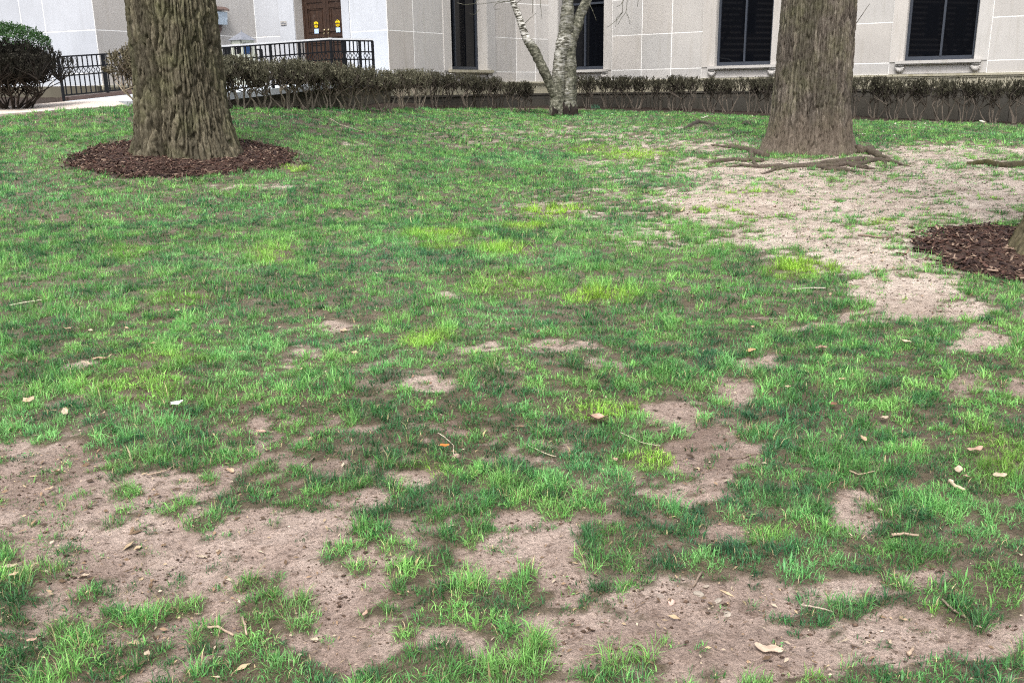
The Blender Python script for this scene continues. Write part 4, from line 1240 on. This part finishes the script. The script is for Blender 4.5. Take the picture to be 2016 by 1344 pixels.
WOOD = (.10, .085, .065); TIP = (.075, .072, .045)
FULL = [shrub_meshes(500 + i, .95, .80, .55, 8, WOOD, (.10, .095, .062), 8, leafy=1, base_clear=.34) for i in range(4)]
THIN = [shrub_meshes(600 + i, .94, .72, .42, 6, (.048, .040, .032), (.052, .049, .032), 6, base_clear=.40) for i in range(5)]
SPARSE = [shrub_meshes(700 + i, .80, .55, .30, 3, (.05, .04, .03), TIP, 2.6, base_clear=.48) for i in range(2)]
def put_shrub(meshes, p, rz, sc, label, group):
    e = empty("hedge_shrub", (p[0], p[1], float(g(p[0], p[1])))); tag(e, label, "shrub", group)
    e.rotation_euler = (0, 0, rz); e.scale = sc
    for nm, me in zip(("stem", "twigs"), meshes):
        o = bpy.data.objects.new(nm, me); col.objects.link(o); o.parent = e
def run(a, b, n, protos, label, group, hs=1.0, flip=True, skip=()):
    d = b - a; rz = math.atan2(d[1], d[0])
    for i in range(n):
        if i in skip: continue
        p = a + d * ((i + .5) / n) + np.array([random.gauss(0, .04), random.gauss(0, .04), 0])
        put_shrub(protos[(i * 7 + n) % len(protos)], p, rz + (math.pi if (i % 2 and flip) else 0) + random.gauss(0, .06), (random.uniform(.95, 1.12), random.uniform(.9, 1.1), hs * random.uniform(.97, 1.04)), label, group)
h0 = RF[0] + nR * .55; h1 = RF[3] + nR * .50
run(h0 + (h1 - h0) * .03, h1, 9, FULL, "dense grey-brown clipped shrub in the hedge along the ramp", "hedge along the ramp")
a0 = np.append(P5, 0) + fA.n * .65; a1 = fA.pt(fA.s_at(935), .70, 0)
run(h1 + (a0 - h1) * .1, a0 + (a1 - a0) * .18, 2, FULL, "grey-brown clipped shrub at the corner past the ramp landing", "corner hedge shrubs", .98)
run(a0 + (a1 - a0) * .18, a1, 5, THIN, "thinning clipped shrub in the hedge below the narrow window", "hedge below the narrow window", .97)
put_shrub(SPARSE[0], fA.pt(fA.s_at(940), .75, 0), .6, (1, 1, 1), "sparse open shrub with a few twiggy stems beyond the narrow window sill", None)
p_ = at_depth(1012, 190, 25.9); put_shrub(THIN[1], p_, .2, (1.0, 1, .9), "lone clipped shrub standing between the narrow window and the birch", None)
p_ = at_depth(1036, 190, 26.1); put_shrub(THIN[3], p_, -.1, (.8, 1, .88), "narrow twiggy shrub touching the birch's leaning stem", None)
c0 = fC.pt(fC.s_at(1140), .85, 0); c1 = fC.pt(fC.s_at(1560), .85, 0); c2 = fC.pt(fC.s_at(2060), .85, 0)
run(c0, c1, 12, THIN, "bare forked clipped shrub in the hedge between birch and grey tree", "hedge between birch and grey tree", .98)
run(c1, c2, 11, THIN, "bare dark clipped shrub in the hedge below the widest window", "hedge below the widest window", 1.04)
# round bush at the hedge end, partly behind tree A
bm = shrub_meshes(801, 1.22, 1.15, .95, 12, (.15, .12, .085), (.14, .12, .075), 9, round_top=True, leafy=1, base_clear=.36)
p_ = at_depth(290, 200, 17.3); e = empty("round_shrub", (p_[0], p_[1], float(g(p_[0], p_[1])))); tag(e, "rounded fan-shaped bare shrub at the foot of the ramp railing", "shrub")
for nm, me in zip(("stem", "twigs"), bm):
    o = bpy.data.objects.new(nm, me); col.objects.link(o); o.parent = e
# big clipped evergreen: green cap over bare dark branches
p_ = at_depth(18, 207, 17.9); p_[2] = float(g(p_[0], p_[1]))
e = empty("clipped_evergreen", tuple(p_)); tag(e, "large clipped evergreen bush with green top and bare twiggy sides", "shrub")
bm = shrub_meshes(802, 1.55, 1.85, 1.5, 34, (.030, .024, .019), (.022, .020, .014), 19, round_top=True, leafy=0, base_clear=.17)
for nm, me in zip(("stem", "twigs"), bm):
    o = bpy.data.objects.new(nm, me); col.objects.link(o); o.parent = e
rg = np.random.default_rng(9); mb = MB()
for i in range(5200):
    a = rg.uniform(0, 6.28); r = math.sqrt(rg.random()) * .90; x, y = r * math.cos(a), r * math.sin(a) * .85
    z = 1.55 * (.60 + .40 * math.sqrt(max(1 - (x / 1.04) ** 2 - (y / .95) ** 2, 0))) + rg.normal(0, .02) - abs(rg.normal(0, .09)) + .02
    r1 = rg.normal(0, .016, 3); r2 = rg.normal(0, .016, 3); p = np.array([x, y, z])
    mb.add([p, p + r1, p + r1 + r2, p + r2], [(0, 1, 2, 3)], np.array([.035, .085, .022]) * rg.uniform(.5, 1.6))
o = bpy.data.objects.new("green_cap", mb.mesh("green_cap", M['grass'])); col.objects.link(o); o.parent = e
print("shrubs ok")

# ================================================================== LEAVES, STICKS, STONES
def leaf_mesh(kind, seed):
    rg = np.random.default_rng(seed); n = 18
    th = np.linspace(0, 2 * pa, n, endpoint=False)
    if kind == 'lobed': r = .5 * (.62 + .38 * np.abs(np.cos(2.5 * th))) * rg.uniform(.9, 1.1, n)
    elif kind == 'curled': r = .5 * (.85 + .15 * np.cos(th)) * rg.uniform(.92, 1.08, n)
    else: r = .5 * (1 - .06 * np.cos(3 * th)) * rg.uniform(.90, 1.08, n)
    asp = {'lobed': .9, 'curled': .62, 'oval': .62}[kind]
    x, y = r * np.cos(th), r * np.sin(th) * asp
    x = x + .12 * np.maximum(np.cos(th), 0) ** 6
    cu = {'lobed': .4, 'curled': 1.5, 'oval': .35}[kind]
    def zf(x, y): return cu * (y ** 2) + .35 * x ** 2 + .05 * np.sin(x * 9 + seed) + .03 * np.sin(y * 14)
    ring1 = np.stack([x * .5, y * .5, zf(x * .5, y * .5)], 1); ring2 = np.stack([x, y, zf(x, y)], 1)
    V = np.concatenate([[[0, 0, zf(0, 0)]], ring1, ring2])
    mb = MB()
    F = [(0, 1 + i, 1 + (i + 1) % n) for i in range(n)] + [(1 + i, 1 + n + i, 1 + n + (i + 1) % n, 1 + (i + 1) % n) for i in range(n)]
    return V, F, mb
def put_leaf(u, v, size, kind, colr, label, group=None, stem=False, rz=None, seed=None, name="dead_leaf"):
    seed = seed if seed is not None else random.randrange(10 ** 6)
    rg = np.random.default_rng(seed)
    V, F, mb = leaf_mesh(kind, seed)
    p = ground_at(u, v)
    dist = np.linalg.norm(p - CAM); L = size * dist / F_PX
    c = np.array(colr) * rg.uniform(.9, 1.1, (len(V), 1))
    mb.add(V * L, F, c)
    if stem:
        mb.tube([(.5 * L, 0, .09 * L), (.75 * L, -.04 * L, .05 * L), (1.05 * L, -.15 * L, .02 * L)], [.0016, .0013, .001], 4, np.array(colr) * .5)
    o = mb.build(name, M['leaf'], None, True)
    cov = float(fields(np.array([p[0]]), np.array([p[1]]))[0][0])
    o.location = (p[0], p[1], float(g(p[0], p[1])) + .006 + .030 * cov)
    o.rotation_euler = (rg.normal(0, .13), rg.normal(0, .13), rg.uniform(0, 6.28) if rz is None else rz)
    tag(o, label, "leaf", group)
TAN = (.42, .29, .19); CREAM = (.44, .35, .255); BRN = (.17, .09, .055); ORG = (.46, .17, .04); PINK = (.40, .265, .195)
put_leaf(347, 808, 22, 'lobed', (.68, .65, .58), "bleached white lobed leaf on the yellowish grass", rz=.4)
put_leaf(1172, 836, 52, 'curled', PINK, "large curled pinkish-tan leaf beside a bright grass tuft", rz=-.9)
put_leaf(873, 893, 19, 'curled', ORG, "small bright orange leaf beside the brown stone", rz=.1)
put_leaf(1512, 1283, 46, 'oval', (.47, .36, .27), "broad pale leaf with a thin stalk on bare mud", stem=True, rz=-.35)
put_leaf(1917, 903, 28, 'oval', PINK, "rounded pinkish leaf lying on thick green grass", rz=.3)
put_leaf(1884, 946, 22, 'oval', CREAM, "cream leaf next to a strip of pale bark", rz=1.0)
put_leaf(1964, 953, 22, 'oval', CREAM, "narrow cream leaf flat on grass past the bark strip", rz=.0)
put_leaf(1738, 836, 18, 'lobed', CREAM, "small ragged cream leaf in a grass dip", rz=.2)
put_leaf(202, 717, 30, 'oval', TAN, "long tan leaf in a thin patch of lawn", rz=.15)
put_leaf(172, 727, 18, 'oval', CREAM, "pale leaf fragment next to the long tan leaf")
put_leaf(12, 1121, 32, 'oval', CREAM, "cream leaf on worn soil among sparse grass", rz=.1)
put_leaf(1475, 703, 20, 'curled', (.50, .27, .15), "russet curled leaf near a small bare patch", rz=.3)
put_leaf(1613, 697, 22, 'curled', (.30, .20, .14), "brown curled leaf in dense grass", rz=-.2)
put_leaf(1780, 688, 22, 'oval', (.62, .47, .34), "tan leaf near the bare soil below the mulch patch", rz=.2)
G1 = "small tan leaves on the lawn"; L1 = "small dry tan leaf lying in the patchy grass"
for (u, v, s) in [(57, 800, 22), (163, 1138, 20), (108, 933, 17), (455, 930, 18), (590, 742, 17), (676, 650, 16), (515, 850, 18), (135, 658, 15), (180, 661, 13), (885, 538, 17), (720, 1220, 12), (1700, 880, 14), (30, 1150, 14),
                  (292, 1305, 15), (250, 655, 12), (430, 540, 10), (305, 690, 12), (760, 412, 9), (1130, 440, 8), (700, 700, 14), (1900, 955, 14), (610, 868, 12), (65, 1275, 14), (200, 830, 14), (95, 965, 14), (1210, 915, 14), (640, 470, 10), (880, 585, 12),
                  (1080, 690, 12), (130, 825, 15), (1040, 440, 9), (1480, 655, 10), (1550, 775, 12), (1310, 860, 12), (985, 1160, 10), (1655, 760, 12), (1880, 560, 10), (350, 620, 10)]:
    put_leaf(u, v, s * 1.1, random.choice(['oval', 'curled', 'lobed']), random.choice([TAN, CREAM, PINK, (.45, .33, .22)]), L1, G1)
G2 = "brown leaves on the lawn"; L2 = "small dark brown curled leaf caught in the grass"
for (u, v, s) in [(1300, 583, 14), (1415, 578, 15), (1010, 660, 14), (1640, 810, 20), (1040, 553, 10), (848, 760, 12), (60, 575, 10), (1525, 408, 10), (905, 1110, 10), (1060, 664, 12)]:
    put_leaf(u, v, s, 'curled', BRN, L2, G2)
G3 = "pale flecks before the far hedge"; L3 = "tiny pale leaf on the lawn in front of the far hedge"
for (u, v, s) in [(1387, 234, 12), (1478, 232, 9), (1934, 241, 11), (1762, 247, 6), (1800, 255, 6), (1855, 262, 6), (1890, 272, 6), (1700, 268, 7), (1740, 262, 6), (1820, 248, 6), (1990, 285, 7), (1640 + 210, 250, 5), (1970, 262, 6), (1726, 280, 7), (1760, 272, 6),
                  (560, 232, 6), (645, 225, 6), (725, 240, 6), (1205, 228, 5), (1280, 232, 6)]:
    put_leaf(u, v, s, 'oval', (.58, .55, .45), L3, G3)

def stick(pix, r, colr, label, seed, cat="stick", name="stick", group=None, lift=.008, sides=7):
    rg = np.random.default_rng(seed); P = [ground_at(u, v) for u, v in pix]
    pts, rad = [], []
    for i in range(len(P) - 1):
        for s in range(4):
            t = s / 4; p = P[i] * (1 - t) + P[i + 1] * t; pts.append(p + np.append(rg.normal(0, r * .3, 2), 0))
    pts.append(P[-1])
    cv = fields(np.array([p[0] for p in pts]), np.array([p[1] for p in pts]))[0].mean()
    pts = [np.array([p[0], p[1], float(g(p[0], p[1])) + r * .8 + lift * (.3 + 1.6 * cv)]) for p in pts]
    rad = [r * rg.uniform(.8, 1.15) * (1 - .35 * i / len(pts)) for i in range(len(pts))]
    mb = MB(); mb.tube(pts, rad, sides, np.array(colr))
    return tag(mb.build(name, M['stick'], None, True), label, cat, group)
PALE = (.35, .26, .19); GREY = (.19, .145, .11)
stick([(408, 1228), (430, 1242), (460, 1253)], .0045, PALE, "pale bent twig on worn soil beside a shorter twig", 1)
stick([(478, 1216), (486, 1252)], .0042, PALE, "short pale twig lying next to the bent twig", 2)
stick([(1752, 1062), (1780, 1061), (1808, 1064)], .0055, PALE, "straight pale stick lying across thick grass", 3)
stick([(1868, 956), (1882, 968), (1898, 974)], .0075, CREAM, "peeled strip of cream bark on the lawn", 4)
stick([(1222, 858), (1260, 872), (1300, 884)], .0022, (.50, .45, .33), "long thin dry stalk lying near the curled leaf", 5)
stick([(1040, 878), (1065, 888), (1095, 902)], .0022, (.55, .50, .36), "thin straw-coloured stalk half sunk in grass", 6)
stick([(862, 858), (880, 868), (894, 884), (893, 898)], .0018, (.55, .46, .36), "curved hair-thin stalk touching the brown stone", 7)
stick([(1462, 903), (1480, 896), (1490, 891)], .0035, GREY, "short grey twig at the edge of a bare patch", 8)
stick([(1432, 905), (1460, 899)], .0035, GREY, "dark stubby twig on bare soil by the thick grass", 9)
stick([(1854, 1190), (1862, 1200), (1878, 1212), (1900, 1226)], .0040, GREY, "grey stick beside a tuft on muddy ground", 10)
stick([(1787, 1292), (1797, 1280)], .0058, PALE, "stubby pale stick end at the rim of a grass tuft", 11)
stick([(1672, 935), (1690, 940), (1722, 936)], .0035, PALE, "slim tan twig in thick grass", 12)
stick([(1380, 1130), (1364, 1160)], .004, GREY, "dark twig lying among flat pebbles", 13)
stick([(1575, 1195), (1610, 1205), (1640, 1210)], .003, (.40, .32, .26), "thin twig running from a grass tuft onto mud", 14)
stick([(1675, 1270), (1697, 1278)], .0026, (.12, .09, .07), "short black twig on bare mud", 15)
stick([(1690, 466), (1730, 470), (1760, 469)], .010, GREY, "fallen branchlet on pale soil beside the mulch patch", 16)
stick([(1560, 572), (1600, 572), (1625, 571)], .006, (.45, .40, .33), "thin pale stem crossing the grass near bright tufts", 17)
stick([(650, 236), (668, 246), (720, 262)], .006, (.50, .42, .32), "dry stem bent over the grass by the ramp hedge", 18)
stick([(20, 606), (60, 600), (95, 594)], .004, (.52, .50, .36), "straw stem lying on dense lawn", 19)
stick([(290, 940), (330, 925), (355, 905)], .0030, PALE, "slanting twig on leaf-strewn soil", 20)
stick([(595, 925), (620, 905)], .0026, GREY, "tiny twig near the dense tuft", 21)

def stone(u, v, s, colr, label, seed, flat=.5, group=None, name="pebble"):
    rg = np.random.default_rng(seed); p = ground_at(u, v); L = s * np.linalg.norm(p - CAM) / F_PX * .5
    V, F = [], []
    nl, na_ = 5, 8
    for i in range(nl + 1):
        f = -pa / 2 + pa * i / nl
        for j in range(na_):
            a = 2 * pa * j / na_; r = rg.uniform(.82, 1.12)
            V.append((math.cos(f) * math.cos(a) * r * L, math.cos(f) * math.sin(a) * r * .75 * L, math.sin(f) * flat * L))
    for i in range(nl):
        for j in range(na_):
            F.append((i * na_ + j, i * na_ + (j + 1) % na_, (i + 1) * na_ + (j + 1) % na_, (i + 1) * na_ + j))
    mb = MB(); mb.add(V, F, np.array(colr)); o = mb.build(name, M['stonebit'])
    o.location = (p[0], p[1], float(g(p[0], p[1])) + L * flat * .45); o.rotation_euler = (rg.normal(0, .15), rg.normal(0, .15), rg.uniform(0, 6))
    tag(o, label, "stone", group)
stone(898, 902, 20, (.34, .23, .19), "rounded brown stone beside the orange leaf", 1, .7)
stone(1322, 1186, 17, (.52, .36, .30), "pinkish pebble on soil among pale pebbles", 2, .5)
G4 = "pale pebbles on bare soil"; L4 = "small pale flat pebble on the bare soil"
for i, (u, v, s) in enumerate([(1300, 1174, 16), (1356, 1190, 11), (1413, 1184, 20), (1345, 1140, 9), (1432, 1210, 18), (1375, 1170, 26), (1390, 1155, 18), (1410, 1172, 9), (1824, 1165, 8), (1038, 1122, 10), (1050, 1128, 8), (1148, 1205, 8), (150, 1275, 12), (192, 1300, 8), (1085, 997, 10)]):
    stone(u, v, s, random.choice([(.29, .25, .205), (.33, .275, .22), (.22, .18, .15)]), L4, 20 + i, .35, G4)

# ================================================================== buildings and trees behind the photographer (mirrored in the windows)
M['housebrick'] = mat_simple("dark_house_brick", (.06, .05, .042), .9, .1, .4, 3)
def opposite_house(x0, x1, Y, label):
    root = empty("stone_house", ((x0 + x1) / 2, Y, -.5)); tag(root, label, "building")
    mb = MB(); mb.box(x0, x1, Y - 8, Y, -1.5, 11); mb.build("wall", M['housebrick'], root)
    mb = MB()
    for z in np.arange(.2, 10.5, .55): mb.box(x0 - .05, x1 + .05, Y, Y + .05, z, z + .06)
    mb.build("string_course", M['plinth'], root)
    x = x0 + 1.6
    while x < x1 - 2.2:
        for z in (1.6, 6.2):
            mb = MB(); mb.box(x, x + 1.5, Y + .01, Y + .09, z, z + 2.9); w = mb.build("window", M['frame'], root)
            mb = MB(); mb.box(x + .1, x + .7, Y + .09, Y + .10, z + .1, z + 2.8); mb.build("pane", M['glass'], w)
            mb = MB(); mb.box(x + .8, x + 1.4, Y + .09, Y + .10, z + .1, z + 2.8); mb.build("pane", M['glass'], w)
        x += 3.4
    mb = MB(); mb.box(x0 - .4, x1 + .4, Y - 8.4, Y + .4, 11, 11.5); mb.build("roof", M['plinth'], root)
opposite_house(-30, 34, -34, "brick building behind the viewer seen only as a window reflection")
mb0 = MB()
root = empty("added_dark_house", (-44, -12, -.5)); tag(root, "brick building beyond the lawn's open side mirrored in the windows", "building")  # second building, added out of view to keep bright sky off the panes
mb0.box(-52, -44, -48, 15, -1.5, 11); mb0.build("wall", M['housebrick'], root)
mb0 = MB()
for z in np.arange(.2, 10.5, .5): mb0.box(-44, -43.95, -48.05, 15.05, z, z + .16)
mb0.build("string_course", M['stone'], root)
y = -46.0
while y < 12:
    for z in (1.6, 6.2):
        mb0 = MB(); mb0.box(-43.99, -43.9, y, y + 1.5, z, z + 2.9); w_ = mb0.build("window", M['frame'], root)
        mb0 = MB(); mb0.box(-43.9, -43.89, y + .1, y + 1.4, z + .1, z + 2.8); mb0.build("pane", M['glass'], w_)
    y += 3.6
mb0 = MB(); mb0.box(-52.4, -43.6, -48.4, 15.4, 11, 11.5); mb0.build("roof", M['plinth'], root)
for i, (x, y) in enumerate([(-7, -12), (6, -15), (-24, -3), (-20, -9), (-30, 4)]):
    e = empty("bare_tree", (x, y, float(g_macro(x, y)))); tag(e, "bare tree across the lawn mirrored in the windows", "tree", "bare trees behind the viewer")
    rg = np.random.default_rng(900 + i)
    mb = MB(); z0 = float(g_macro(x, y)) - .2
    mb.tube([(x, y, z0), (x + .1, y, z0 + 1.5), (x - .1, y + .1, z0 + 3.4)], [.42, .33, .28], 10); mb.build("trunk", M['bark_a'], e, True)
    mb = MB()
    for q in range(4): branch_tree(mb, (x - .1, y + .1, z0 + 3.2), (math.cos(q * 1.6) * .8, math.sin(q * 1.6) * .8, 1), 3.0, .16, 3, rg, 6, .02)
    mb.build("crown", M['bark_a'], e, True)
if __name__ != "__main__":
    cnt = sorted(((len(o.data.loop_triangles) if not o.data.calc_loop_triangles() else 0, o.name) for o in scene.objects if o.type == 'MESH'), reverse=True)
    print("scene done", sum(c for c, _ in cnt), cnt[:24])
